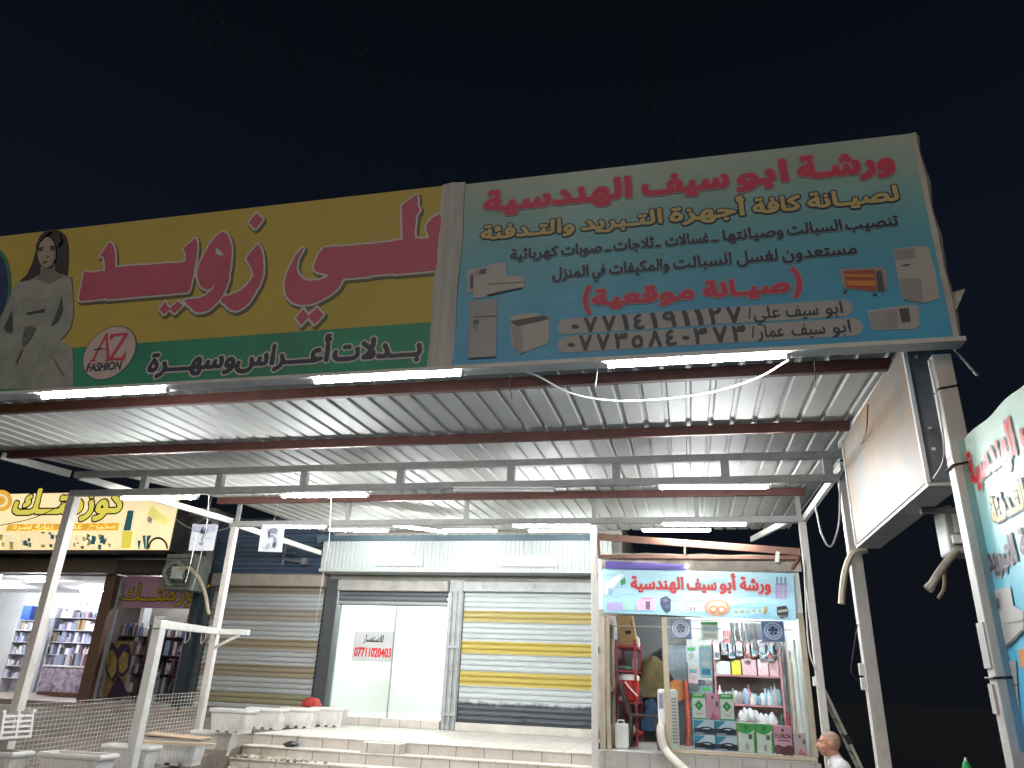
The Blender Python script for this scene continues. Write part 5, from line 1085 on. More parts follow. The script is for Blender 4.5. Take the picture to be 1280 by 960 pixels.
for sname, z, n, hm in (('middle', 1.44, 19, .33), ('bottom', .92, 9, .40)):
    for i in range(n):
        c, cn = cl[rk.randrange(6)]; x = SX0+.05+(SX1-SX0-.1)*(i+.5)/n; h = rk.uniform(hm*.5, hm); b = MB(); kind = rk.random(); y = SY0+rk.uniform(.05, .15)
        if kind < .6: b.lathe([(.034, .001), (.04, .02), (.038, h*.6), (.014, h*.8), (.014, h)], (x, y, z), 12); nm = 'bottle'
        else:
            n0 = len(b.v); b.lathe([(.03, .001), (.05, h*.3), (.045, h*.6), (.02, h*.8)], (x, y, z), 9); b.v[n0:] = [tuple(Vector(v)+Vector((mnoise.noise(Vector(v)*23), mnoise.noise(Vector(v)*29), 0))*.012) for v in b.v[n0:]]; nm = 'parts_bag'
        tag(b.build(nm, mat('stock_'+c.strip('#'), c, .3, var=.15, vs=25), smooth=True), '%s %s on the %s pink shelf of the kiosk' % (cn, nm.replace('_', ' '), sname), 'bottle' if nm == 'bottle' else 'bag', 'small stock on the pink shelves')
# bags and white tins piled on the bottom shelf, hanging packets along the window top
for i in range(7):
    x = .72+.075*i; b = MB(); n0 = 0; b.lathe([(.04, .001), (.07, .06), (.06, .13), (.02, .19)], (x, 12.80+.05*(i % 2), 1.16+.04*math.sin(i)), 9); b.v = [tuple(Vector(v)+Vector((mnoise.noise(Vector(v)*19), mnoise.noise(Vector(v)*31), mnoise.noise(Vector(v)*21)))*.03) for v in b.v]
    if i == 0:
        tr = thing('stand', 'low wooden stand holding crumpled white bags behind the cartons', 'stand', (.95, 12.8, KF)); q = MB(); q.bb(.6, 1.28, 12.7, 12.98, 1.10, 1.125); q.build('top', M_card, tr)
        for xx in (.63, 1.25):
            for yy in (12.73, 12.95): q = MB(); q.bb(xx-.02, xx+.02, yy-.02, yy+.02, KF+.001, 1.10); q.build('leg', M_card, tr)
    tag(b.build('plastic_bag', mat('bag_white', '#cfcdd2', .3, var=.12, vs=12), smooth=True), 'crumpled white plastic bag in the heap behind the cartons', 'bag', 'heap of white bags')
for i in range(9):
    x = .62+.075*i; z1 = 2.56; h = rk.uniform(.22, .42); c = rk.choice(('#d8d8dc', '#c8ccd0', '#b8b4b8', '#d0c0c4')); b = MB(); vs = []; fs = []; w = rk.uniform(.05, .09)
    for j in range(7):
        t_ = j/6; zz = z1-h*t_; dd = .025*math.sin(t_*3.1); vs += [(x-w/2+.01*math.sin(j+i), 11.75+rk.uniform(-.01, .01)-dd, zz), (x, 11.73-dd*1.6, zz), (x+w/2+.01*math.cos(j+i), 11.75-dd, zz), (x, 11.78, zz)]
    for j in range(6):
        for q in range(4): fs.append((j*4+q, j*4+(q+1) % 4, j*4+4+(q+1) % 4, j*4+4+q))
    fs += [(0, 1, 2, 3), (27, 26, 25, 24)]; b.add(vs, fs); tag(b.build('hanging_packet', mat('packet_'+c.strip('#'), c, .3, var=.2, vs=30), smooth=True), 'pale packet of spare parts hanging at the top of the kiosk window', 'packet', 'packets hanging in the window')
rl = MB(); rl.tube([(-.25, 11.75, 2.585), (1.45, 11.75, 2.585)], .008, 8); tag(rl.build('hanging_rail', M_wire), 'thin rail carrying packets across the top of the kiosk window', 'rail')
def fan_box(x, z, lb):
    t = thing('fan_box', lb, 'fan', (x, 11.5, z)); b = MB(); b.bb(x-.15, x+.15, 11.42, 11.52, z-.14, z+.14); b.build('casing', mat('fan_blue', '#5a6c9a', .4, var=.1), t, bevel=.01)
    P = Plane((x, 11.42, z), (1, 0, 0), (0, 0, 1)); decal(P, 'guard_rings', [(ell((0, 0), .125, .118), mat('fan_silver', '#b5bccc', .35, metal=.3)), (ell((0, 0), .105, .098), mat('fan_mid', '#6f7fae', .4)), (ell((0, 0), .085, .08), mat('fan_silver', '#b5bccc')), (ell((0, 0), .07, .066), mat('fan_mid', '#6f7fae'))], t)
    b = MB()
    for k in range(5):
        a = k*1.257; b.add([Vector((x, 11.412, z)), Vector((x+.065*math.cos(a), 11.408, z+.062*math.sin(a))), Vector((x+.065*math.cos(a+.7), 11.40, z+.062*math.sin(a+.7)))], [(0, 1, 2)])
    b.lathe([(.001, 0), (.02, .001)], (x, 11.40, z), 8); b.build('blades', mat('fan_dark', '#1c2440', .4), t)
    b = MB(); b.tube([(x, 11.47, z+.14), (x, 11.6, 2.58)], .006, 6); b.build('hanger', M_wire, t)
p = atY(851, 786, 11.47); fan_box(p.x, p.z, 'blue boxed ventilation fan at the top left of the kiosk window')
p = atY(966, 789, 11.47); fan_box(p.x, p.z, 'blue boxed ventilation fan at the top right of the kiosk window')
p = atY(887, 789, 11.5); t = thing('hanging_card', 'white parts card with green header hanging in the kiosk window', 'card', p)
b = MB(); b.bb(p.x-.12, p.x+.12, 11.5, 11.51, p.z-.12, p.z+.13); b.build('card', M_w, t); decal(Plane((p.x, 11.5, p.z), (1, 0, 0), (0, 0, 1)), 'header_print', [([(-.12, .09), (.12, .09), (.12, .13), (-.12, .13)], M_g), ([(-.09, .0), (.09, .0), (.09, .05), (-.09, .05)], M_b3), ([(-.09, -.08), (.09, -.08), (.09, -.03), (-.09, -.03)], M_i2)], t)
p = atY(882, 827, 11.7); t = thing('parts_card', 'light blue parts card hanging left of the pink shelves', 'card', p)
b = MB(); b.bb(p.x-.09, p.x+.09, 11.7, 11.71, p.z-.22, p.z+.2); b.build('card', mat('card_blue', '#9ec0d4', .5, var=.15, vs=20), t); decal(Plane((p.x, 11.7, p.z), (1, 0, 0), (0, 0, 1)), 'card_print', [(ell((0, .1), .06, .06), M_b3), (ell((0, -.02), .05, .05), M_w), ([(-.06, -.18), (.06, -.18), (.06, -.1), (-.06, -.1)], M_b2)], t)
b = MB(); b.tube([(p.x, 11.705, p.z+.2), (p.x, 11.75, 2.585)], .004, 6); b.build('string', M_wire, t)
of = thing('fan_motor', 'round orange fan disc leaning in the middle of the kiosk', 'fan', atY(846, 863, 13.0))
p = atY(846, 863, 13.0); b = MB(); cc = [Vector((p.x+.15*math.cos(a*.2618), 13.0, p.z+.16*math.sin(a*.2618))) for a in range(24)]; b.add(cc+[c+Vector((0, .05, 0)) for c in cc], [tuple(range(24)), tuple(range(47, 23, -1))]+[(i, (i+1) % 24, (i+1) % 24+24, i+24) for i in range(24)]); b.build('disc', mat('orange_disc', '#b5743a', .5, var=.25, vs=9), of)
b = MB(); b.bb(p.x-.14, p.x+.14, 13.06, 13.3, KF+.001, p.z+.02); b.build('stand', M_drk, of)
p = atY(857, 872, 12.9); b = MB(); b.tube(smooth_path([(p.x, 12.9, KF+.002), (p.x+.02, 12.9, 1.2), (p.x+.01, 12.95, 1.75)]), .035, 8); tag(b.build('orange_hose', mat('orange_cloth', '#a84a30', .7, var=.2), smooth=True), 'upright orange roll beside the round orange disc', 'roll')
p = atY(843, 835, 13.2); t = thing('tool_cabinet', 'grey blue tool cabinet at the back of the kiosk', 'cabinet', (p.x, 13.3, KF)); b = MB(); b.bb(p.x-.2, p.x+.2, 13.32, 13.53, 1.55, 2.3); b.build('body', mat('cabinet_blue_grey', '#7f8c98', .5, var=.15), t, bevel=.008)
b = MB(); b.bb(p.x-.18, p.x-.005, 13.31, 13.319, 1.6, 2.25); b.bb(p.x+.005, p.x+.18, 13.31, 13.319, 1.6, 2.25); b.build('doors', mat('cabinet_door', '#93a0aa', .5, var=.15), t)

# more stock: coiled hoses, strips and small tools hung in front of the pink shelves
for i in range(5):
    x = .55+.17*i; z = 2.34-.03*(i % 2); rr_ = .085+.012*(i % 3); c = ('#c4c2bc', '#3c3f46', '#a8684a', '#d0d2d4', '#5a5e66')[i]
    b = MB(); b.tube([(x+rr_*math.cos(t*.35), 12.1+.012*math.sin(t*.9), z-rr_+rr_*math.sin(t*.35)*1.25) for t in range(56)], .011, 7, cap=True); b.tube([(x, 12.1, z+rr_*.3), (x, 12.1, 2.5)], .004, 5)
    tag(b.build('hose_coil', mat('coil_'+c.strip('#'), c, .5, var=.1), smooth=True), '%s hose coil hanging in front of the pink shelves' % ('pale beige', 'black', 'copper', 'white', 'dark grey')[i], 'hose')
rl = MB(); rl.tube([(KX0+.04, 12.1, 2.5), (KX1-.04, 12.1, 2.5)], .01, 8); tag(rl.build('hanging_rail', M_wire), 'steel rail with hose coils hung across the middle of the kiosk', 'rail')
for i in range(8):
    x = .42+.118*i; h = rk.uniform(.16, .3); c = rk.choice(('#c8ccd2', '#b8b2b4', '#d0c0c4', '#8fa4b0', '#d8d8d4')); b = MB(); b.bb(x-.045, x+.045, SY0-.03, SY0-.015, 2.33-h, 2.345); o = b.build('card', mat('strip_'+c.strip('#'), c, .4, var=.35, vs=22)); b = MB(); b.bb(x-.035, x+.035, SY0-.034, SY0-.031, 2.33-h+.03, 2.33-h*.55); b.build('blister', mat('blister_%d' % (i % 3), ('#6a7684', '#a05a62', '#4f8a92')[i % 3], .3, var=.3, vs=30), o)
    tag(o, 'small parts card clipped to the top board of the pink shelf rack', 'card', 'cards clipped to the pink rack')
for i in range(6):
    x = .46+.16*i; h = rk.uniform(.12, .2); c = ('#c9cfd2', '#b86a70', '#e0dcd4', '#6f95a8', '#cfc8b4', '#8d8f94')[i]
    crate('spare_part_carton', '%s small carton on the very top of the pink shelf rack' % ('pale blue', 'dusky red', 'cream', 'steel blue', 'straw', 'mid grey')[i], 'carton', x-.07, x+.07, SY0+.05, SY0+.2, 2.361, 2.361+h, mat('toprow_%d' % i, c, .5, var=.2, vs=18))
for i, (x, z0_, w, h, c, lb) in enumerate(((-.12, KF, .22, .55, '#4a4f58', 'dark grey tool box stack behind the portable air conditioner'), (.12, KF, .20, .34, '#6d7f8c', 'grey blue compressor crate behind the navy cartons'), (.08, 1.56, .26, .22, '#8b959c', 'grey meter box on the kiosk back wall beside the tool cabinet'))):
    crate('tool_box', lb, 'box', x-w/2, x+w/2, 13.0 if i < 2 else 13.36, 13.3 if i < 2 else 13.53, z0_, z0_+h, mat('toolbox_%d' % i, c, .5, var=.25, vs=10))

for i, (x, z, w, h, c, lb) in enumerate(((.02, 2.16, .17, .24, '#b9c6d0', 'pale blue parts card high on the kiosk back wall'), (.03, 1.83, .15, .22, '#c9b0b4', 'pinkish parts card on the kiosk back wall under the pale blue one'), (.24, 2.2, .16, .2, '#8fa89a', 'sage green parts card on the kiosk back wall'), (.25, 1.9, .14, .26, '#d6d2c4', 'cream parts card on the kiosk back wall under the sage one'), (.22, 1.58, .2, .22, '#7f95a6', 'steel blue parts card low on the kiosk back wall'))):
    t = thing('parts_card', lb, 'card', (x, 12.95, z)); b = MB(); b.bb(x-w/2, x+w/2, 12.95, 12.962, z-h/2, z+h/2); b.build('card', mat('wallcard_%d' % i, c, .45, var=.3, vs=20), t)
    P = Plane((x, 12.95, z), (1, 0, 0), (0, 0, 1)); decal(P, 'card_print', [([(-w*.35, h*.2), (w*.35, h*.2), (w*.35, h*.4), (-w*.35, h*.4)], M_b2 if i % 2 else M_g), (ell((0, -h*.12), w*.26, h*.2), M_i2)], t)
    b = MB(); b.tube([(x, 12.956, z+h/2), (x, 12.97, 2.9)], .003, 5); b.build('string', M_wire, t)
for i, (x, r, z1, c, lb) in enumerate(((1.455, .022, 2.35, '#d8d8d4', 'thick white pipe standing against the right kiosk wall'), (1.40, .014, 2.2, '#cdb48c', 'thin copper coloured pipe standing against the right kiosk wall'), (1.43, .018, 2.05, '#b9c2c6', 'grey pipe standing against the right kiosk wall'))):
    b = MB(); b.tube([(x, 11.9+.16*i, KF+.002), (x+.03, 11.95+.16*i, z1)], r, 10); tag(b.build('pipe', mat('pipe_stock_%d' % i, c, .4), smooth=True), lb, 'pipe')
# ------------------------------------------------------------------ planters
M_pl = mat('planter_plastic', '#dad7d2', .45, var=.06, vs=4, dirt='#6c5d4c', dirt_amt=.7, dirt_s=4)
M_soil = mat('dry_soil', '#5f5244', .95, var=.35, vs=30, bump=.6, bs=80)
def planter(label, L=.62, Wd=.27, H=.32):
    t = thing('planter', label, 'planter', (0, 0, 0), 'white plastic planters beside the steps')
    b = MB(); n = 14
    def ring(l, w, z, wav=0):
        pts = []
        for i in range(n*2):   # long sides
            x = -l/2+l*i/(n*2-1); pts.append((x, -w/2-(wav if i % 2 else 0), z))
        for i in range(1, n-1): pts.append((l/2+(wav if i % 2 else 0), -w/2+w*i/(n-1), z))
        for i in range(n*2): pts.append((l/2-l*i/(n*2-1), w/2+(wav if i % 2 else 0), z))
        for i in range(1, n-1): pts.append((-l/2-(wav if i % 2 else 0), w/2-w*i/(n-1), z))
        return pts
    prof = [(L*.86, Wd*.78, .03, .004), (L*.965, Wd*.94, H-.06, .004), (L*.97, Wd*.95, H-.055, 0), (L+.02, Wd+.02, H-.05, 0), (L+.03, Wd+.03, H-.025, 0), (L+.02, Wd+.02, H, 0), (L*.93, Wd*.86, H, 0), (L*.91, Wd*.84, H-.05, 0)]
    vs = []; fs = []; rs = [ring(*p[:3], wav=p[3]) for p in prof]; m = len(rs[0])
    for r in rs: vs += r
    for i in range(len(rs)-1):
        for j in range(m): fs.append((i*m+j, i*m+(j+1) % m, (i+1)*m+(j+1) % m, (i+1)*m+j))
    fs.append(tuple(range(m))[::-1]); b.add(vs, fs); b.build('trough', M_pl, t, smooth=False)
    f = MB()
    for i in range(4):
        x = -L*.36+L*.24*i; f.bb(x-.045, x+.045, -Wd*.40, Wd*.40, .001, .032)
    f.build('feet', M_pl, t)
    s = MB(); k = 10; vs = [((-L*.455)+L*.91*i/k, -Wd*.42+Wd*.84*j/5, H-.045+.012*mnoise.noise(Vector((i*1.3, j*1.7, len(label))))) for i in range(k+1) for j in range(6)]
    s.add(vs, [(i*6+j, i*6+j+1, (i+1)*6+j+1, (i+1)*6+j) for i in range(k) for j in range(5)]); s.build('soil', M_soil, t)
    return t
def tag2(o, label): o['label'] = label; return o
PL = [(-6.93, 12.15, .752, .10, 'white planter on the platform edge, nearest of the row of three'), (-6.70, 12.85, .752, .12, 'white planter in the middle of the row of three on the platform edge'), (-6.50, 13.6, .752, .12, 'white planter at the far end of the row, beside the red bag'),
      (-6.92, 10.75, .47, .12, 'white planter standing on the ground underneath another planter by the second post'), (-6.55, 10.55, .79, -.05, 'white planter stacked on another one right of the second post'),
      (-6.72, 9.55, .45, .10, 'white planter covered by a cardboard sheet beside the mesh fence'), (-6.75, 8.75, .41, .06, 'white planter behind the foot of the short front post'), (-6.85, 8.0, .365, .05, 'white planter in front of the mesh fence, left of the short front post'), (-7.75, 7.72, .365, .05, 'white planter underneath the slatted crate at the left edge')]
pp = planter(PL[0][4])
for i, (x, y, z, r, lb) in enumerate(PL):
    o = pp if i == 0 else tag2(copy_tree(pp), lb)
    o.location = (x, y, z); o.rotation_euler = (0, 0, r)
    if i in (5, 7, 8): o.scale = (1.25, 1.1, 1)
b = MB(); b.box((-6.70, 9.53, .79), (.82, .36, .014), M=Matrix.Rotation(.1, 3, 'Z') @ Matrix.Rotation(.04, 3, 'Y')); tag(b.build('cardboard_sheet', mat('cardboard_pale', '#b59c80', .8, var=.12)), 'flat pale cardboard sheet lying on a planter beside the mesh fence', 'cardboard')
b = MB(); b.box((-6.35, 9.02, .75), (1.0, .09, .03), M=Matrix.Rotation(.22, 3, 'Z')); tag(b.build('plank', mat('plank', '#b9a68c', .7, var=.2, stretch=(1, 8, 8))), 'pale plank lying across the planters behind the short front post', 'plank')
# slatted crate on the far left
cr = thing('slatted_crate', 'white slatted plastic crate tilted on a planter at the left edge', 'crate', (-7.75, 7.72, .74))
b = MB(); rM = Matrix.Rotation(-.16, 3, 'Y'); c0 = Vector((-7.98, 7.7, .88))
for k in range(6): b.box(c0+rM @ Vector((0, -.2, -.13+.045*k)), (.95, .02, .022), M=rM); b.box(c0+rM @ Vector((0, .2, -.13+.045*k)), (.95, .02, .022), M=rM)
for sx in (-.48, .48):
    for k in range(5): b.box(c0+rM @ Vector((sx, 0, -.13+.055*k)), (.02, .40, .024), M=rM)
    for sy in (-.2, 0, .2): b.box(c0+rM @ Vector((sx, sy, 0)), (.026, .03, .29), M=rM)
b.box(c0+rM @ Vector((0, 0, -.145)), (.94, .4, .018), M=rM)
for sx in (-.16, .16): b.box(c0+rM @ Vector((sx, -.2, 0)), (.03, .024, .28), M=rM)
for sy in (-.21, .21): b.box(c0+rM @ Vector((0, sy, .14)), (1.0, .045, .03), M=rM)
b.build('crate', M_pl, cr)
# mesh fence between the two left posts
fn = thing('mesh_fence', 'rusty white welded wire mesh fence between the two left posts', 'fence', (-7.7, 9.5, .5))
A = Vector((-8.02, 8.28, 0)); B = Vector((-7.36, 10.82, 0)); dv = (B-A); ln = dv.length; b = MB(); nx = int(ln/.052); nz = 14
gz = lambda t: .40+.23*t
for i in range(nx+1):
    t = i/nx; p = A.lerp(B, t); bow = .03*math.sin(t*7); b.tube([p+Vector((bow, 0, gz(t))), p+Vector((bow, 0, 1.14+.16*t))], .0026, 4)
for k in range(nz+1):
    q = k/nz; b.tube([A.lerp(B, i/12)+Vector((.03*math.sin(i/12*7), 0, (gz(i/12))*(1-q)+(1.14+.16*i/12)*q)) for i in range(13)], .0026, 4)
b.build('wire_mesh', mat('mesh_wire', '#d8d2ca', .5, metal=.3, var=.15, dirt='#6a4a36', dirt_amt=.6, dirt_s=3), fn)
# things lying about
b = MB(); b.lathe([(.05, .001), (.16, .02), (.17, .07), (.10, .12), (.03, .14)], (0, 0, 0), 16, sx=1.1, sy=.7); b.v = [tuple(Vector(v)+Vector((mnoise.noise(Vector(v)*9), mnoise.noise(Vector(v)*9+Vector((5, 0, 0))), mnoise.noise(Vector(v)*14)*.5))*.05) for v in b.v]
q = atZ(378, 930, .62); mz = min(v[2] for v in b.v); b.v = [(v[0]*.75+q.x, v[1]*.7+11.16, v[2]*.5+.601-mz*.5) for v in b.v]; tag(b.build('plastic_bag', mat('black_bag', '#2c2c2e', .3, var=.3, vs=12), smooth=True), 'crumpled black plastic bag lying on the second step', 'bag')
b = MB(); b.lathe([(.18, .001), (.25, .06), (.24, .18), (.14, .26), (.05, .28)], (0, 0, 0), 18, sx=1.2, sy=.6); b.v = [tuple(Vector(v)+Vector((mnoise.noise(Vector(v)*7), mnoise.noise(Vector(v)*8+Vector((5, 0, 0))), mnoise.noise(Vector(v)*9)*.6))*.07) for v in b.v]
b.v = [(v[0]*.62-6.95, v[1]*.62+13.75, v[2]*.6+1.045) for v in b.v]; rbg = tag(b.build('bag', mat('red_bag', '#a83a32', .6, var=.3, vs=7), smooth=True), 'red cloth bag lying on a box behind the planters', 'bag')
b = MB(); b.bb(-7.45, -6.75, 13.5, 14.0, .752, 1.05); b2 = tag(b.build('crate', M_card, bevel=.01), 'low cardboard box behind the planters under the red bag', 'box')
# hanging papers
def paper(label, pts, Y, shapes):
    P = [atY(*p, Y) for p in pts]; c = sum(P, Vector())/4; t = thing('hanging_paper', label, 'paper', c, 'white papers hung under the canopy')
    b = MB(); n = 8; vs = []; fs = []
    for i in range(n+1):
        for j in range(n+1):
            s_, r_ = i/n, j/n; v = (P[0]*(1-s_)+P[1]*s_)*(1-r_)+(P[3]*(1-s_)+P[2]*s_)*r_; v.y += .012*math.sin(s_*3.1)+.01*r_; vs.append(v)
    for i in range(n):
        for j in range(n): fs.append((i*(n+1)+j, i*(n+1)+j+1, (i+1)*(n+1)+j+1, (i+1)*(n+1)+j))
    b.add(vs, fs); b.build('sheet', mat('paper_white', '#d4d4d8', .7, var=.05), t, solid=.001)
    PP = Plane(P[3]+Vector((0, -.012, 0)), (P[2]-P[3]).normalized(), (0, 0, 1)); w = (P[2]-P[3]).length; h = P[0].z-P[3].z
    decal(PP, 'printed_sketch', [([(a*w, c_*h) for a, c_ in s], m) for s, m in shapes], t)
    b = MB(); top = atY((pts[0][0]+pts[1][0])/2, pts[0][1]-10, Y); m_ = (P[0]+P[1])/2; b.tube([P[0].lerp(P[1], .1), m_+Vector((0, 0, .12)), P[0].lerp(P[1], .9)], .003, 4); b.tube([m_+Vector((0, 0, .12)), (m_.x+.02, m_.y, roof_z(Y)-.02)], .003, 4); b.build('string', M_wire, t)
I1 = mat('ink_grey', '#8a8a98', .7, var=.2, vs=40); I2 = mat('ink_blue_black', '#3a3f58', .7, var=.2, vs=40); I3 = mat('ink_pale', '#b4b6c4', .7, var=.15, vs=30)
paper('white paper with dark blue lettering hung beside the cosmetics sign', ((241, 655), (273, 656), (266, 688), (235, 688)), 10.4,
      [([(.05, .72), (.95, .7), (.95, .98), (.05, .98)], I3), ([(.35, .70), (.45, .92), (.50, .72), (.58, .90), (.66, .70), (.55, .62), (.42, .62)], I2), ([(.46, .35), (.52, .62), (.56, .62), (.52, .33)], I1), ([(.12, .40), (.30, .44), (.30, .48), (.12, .45)], I3), ([(.62, .42), (.86, .44), (.86, .48), (.62, .46)], I3), ([(.40, .28), (.62, .28), (.56, .20), (.44, .20)], I1)])
paper('white paper with grey sketch of a bearded head hung under the back beam', ((327, 658), (356, 659), (352, 690), (322, 689)), 10.7,
      [([(.30, .80), (.42, .94), (.62, .95), (.72, .84), (.66, .66), (.60, .72), (.42, .74), (.36, .62)], I1), ([(.30, .80), (.36, .62), (.40, .50), (.44, .60), (.40, .74)], I2), ([(.58, .60), (.68, .56), (.74, .34), (.66, .18), (.58, .22), (.60, .40)], I1), ([(.62, .34), (.74, .36), (.70, .16), (.62, .14)], I2), ([(.50, .60), (.58, .60), (.57, .64), (.50, .64)], I2), ([(.36, .28), (.44, .40), (.40, .12), (.30, .08)], I3), ([(.20, .12), (.36, .10), (.36, .16), (.20, .18)], I3)])
# ropes and wires
def wire(label, pts, r=.006, m=M_wire, nm='wire', cat='wire', grp=None):
    b = MB(); b.tube(pts, r, 6); return tag(b.build(nm, m, smooth=True), label, cat, grp)
wire('thin pale rope hanging from the truss past the left paper', smooth_path([atY(262, 612, 8.3), atY(258, 660, 8.4), atY(250, 700, 8.5), atY(240, 738, 8.6)]), .005, nm='rope', cat='rope')
wire('short grey rope hanging beside the old air conditioner', smooth_path([atY(246, 668, 8.8), atY(238, 705, 8.8), atY(232, 728, 8.8)]), .004, nm='rope', cat='rope')
wire('long thin string hanging from the canopy in front of the dim shutter', smooth_path([atY(414, 622, 8.6), atY(411, 680, 8.9), atY(402, 730, 9.1), atY(393, 790, 9.3)]), .005, nm='rope', cat='rope')
wire('thin white wire sagging from the cosmetics sign to the second post', sag(atY(219, 648, 13.0), atY(296, 656, 10.9), .18), .008)
wire('dark wire crossing in front of the cosmetics sign', smooth_path([atY(-6, 658, 9.0), atY(40, 648, 9.0), atY(75, 632, 8.6), atY(98, 615, 8.3)]), .006, M_cable)
wire('white cable swooping under the blue billboard', smooth_path([atY(650, 463, 4.75), atY(672, 470, 4.8), atY(715, 492, 4.85), atY(770, 501, 4.9), atY(840, 498, 4.9), atY(900, 488, 4.9), atY(950, 471, 4.8), atY(986, 450, 4.7)]), .0065, M_fix, nm='cable', cat='cable')
wire('dark wire ends dangling under the left part of the blue billboard', [atY(636, 461, 4.7), atY(637, 480, 4.72), atY(640, 499, 4.75)], .004, M_cable)
wire('pale wire end hanging beside the left tube of the blue billboard', [atY(747, 454, 4.66), atY(746, 470, 4.68), atY(744, 484, 4.7)], .005, M_wire)
wire('dark wire hanging near the right end of the blue billboard', smooth_path([atY(1018, 434, 4.7), atY(1018, 450, 4.7), atY(1020, 486, 4.75)]), .004, M_cable)
wire('thin loop of wire under the right end of the blue billboard', smooth_path([atY(1022, 438, 4.68), atY(1036, 444, 4.7), atY(1055, 443, 4.7), atY(1070, 433, 4.68)]), .004, M_cable)
wire('thin pole sticking out past the right end of the billboard', [atY(1187, 430, 4.72), atY(1222, 470, 4.72)], .008, M_greypaint, nm='rod', cat='rod')
wire('white cable looping down beside the right truss end', smooth_path([atY(1050, 600, 8.1), atY(1049, 650, 8.1), atY(1042, 678, 8.1), atY(1035, 682, 8.1), atY(1026, 664, 8.1), atY(1019, 632, 8.2)]), .010, M_wire, nm='cable', cat='cable')
wire('thin dark cable running down the right kiosk post', smooth_path([atY(1005, 700, 10.8), atY(1008, 770, 10.8), atY(1012, 815, 10.8), atY(1020, 838, 10.8)]), .012, M_wire, nm='cable', cat='cable')
wire('thin cable hanging off the junction box of the light box post', smooth_path([atY(1072, 780, 8.1), atY(1066, 820, 8.1), atY(1064, 840, 8.1), atY(1074, 852, 8.1)]), .006, M_cable, nm='cable', cat='cable')
wire('wire strung from the middle of the light box to the truss end', smooth_path([atX(1085, 505, 1.60), atX(1081, 545, 1.60), atY(1062, 578, 8.05), atY(1050, 600, 8.05)]), .006, M_cable)
G_ = 'overhead power lines crossing the night sky'
for px, py, lb, y1 in ((225, 0, 'leftmost of the faint power lines in the night sky', 90), (262, 0, 'second faint power line from the left in the night sky', 90), (322, 0, 'third faint power line from the left, ending above the yellow billboard', 90), (420, 0, 'fourth faint power line in the night sky, left of the middle', 90), (800, 0, 'faint upright power line above the blue billboard, left of its twin', 90), (834, 0, 'faint upright power line above the blue billboard, right of its twin', 90)):
    p = atZ(px, py, 9.5); wire(lb, [(p.x+.02*math.sin(i), p.y-1.5+i*7, 9.5-.5*math.sin(math.pi*min(1, i/13))) for i in range(14)], .013, mat('line_cable', '#77746e', .7), nm='power_line', cat='power line', grp=G_)
# ------------------------------------------------------------------ light box on the right
lb_ = thing('light_box', 'old unlit light box with stained cream face hanging between the right posts', 'light box', (1.74, 6.5, 2.96))
M_lf = mat('light_box_face', '#645d53', .55, var=.2, vs=6, stretch=(1, 1.2, .55), dirt='#79592c', dirt_amt=.95, dirt_s=1.3, dlo=.42, dhi=.60)
M_hs = mat('light_box_housing', '#7e7f83', .45, metal=.3, var=.15, dirt='#2c2b2a', dirt_amt=.5)
M_hb = mat('light_box_bottom', '#c4beb4', .5, var=.12, dirt='#55504a', dirt_amt=.4)
b = MB(); b.bb(1.652, 1.835, 5.36, 7.75, 2.975, 4.04); b.build('housing', M_hs, lb_, bevel=.006)
b = MB(); b.bb(1.634, 1.650, 5.38, 7.73, 2.985, 4.03); b.build('face', M_lf, lb_)
b = MB(); b.bb(1.632, 1.845, 5.35, 7.76, 2.95, 2.973); b.build('bottom_tray', M_hb, lb_)
for y_ in (5.345, 7.735): b = MB(); b.bb(1.626, 1.652, y_, y_+.03, 2.975, 4.04); b.build('edge_trim', M_white, lb_)
for z in (3.2, 3.35, 3.9):
    b = MB(); b.bb(1.70, 1.72, 5.345, 5.358, z, z+.02); b.build('screw', M_fix, lb_)
for y in (5.6, 7.6):
    b = MB(); b.tube([(1.75, y, 4.04), (1.75, y, roof_z(y))], .012, 6); b.build('hanger', M_greypaint, lb_)
wire('black tie wire around the front right post near the light box', [(1.61, 4.74, 3.42), (1.73, 4.74, 3.44), (1.73, 4.87, 3.44), (1.61, 4.87, 3.42), (1.61, 4.74, 3.42)], .006, M_black)
wire('black tie wire around the front right post beside the right banner top', [(1.60, 4.735, 2.92), (1.74, 4.735, 2.95), (1.74, 4.87, 2.95), (1.60, 4.87, 2.92), (1.60, 4.735, 2.92)], .007, M_black)
wire('two thin wires running down the front right post beside the light box', smooth_path([(1.60, 4.78, 3.64), (1.602, 4.78, 3.3), (1.59, 4.82, 3.0), (1.66, 5.3, 2.99)]), .006, M_wire)
wire('beige drain pipe hanging from the far end of the light box', smooth_path([atY(1083, 688, 8.05), atY(1066, 692, 8.02), atY(1057, 712, 8.0), atY(1053, 738, 8.0), atY(1052, 755, 8.0)], 8), .032, M_beigecable, nm='pipe', cat='pipe')
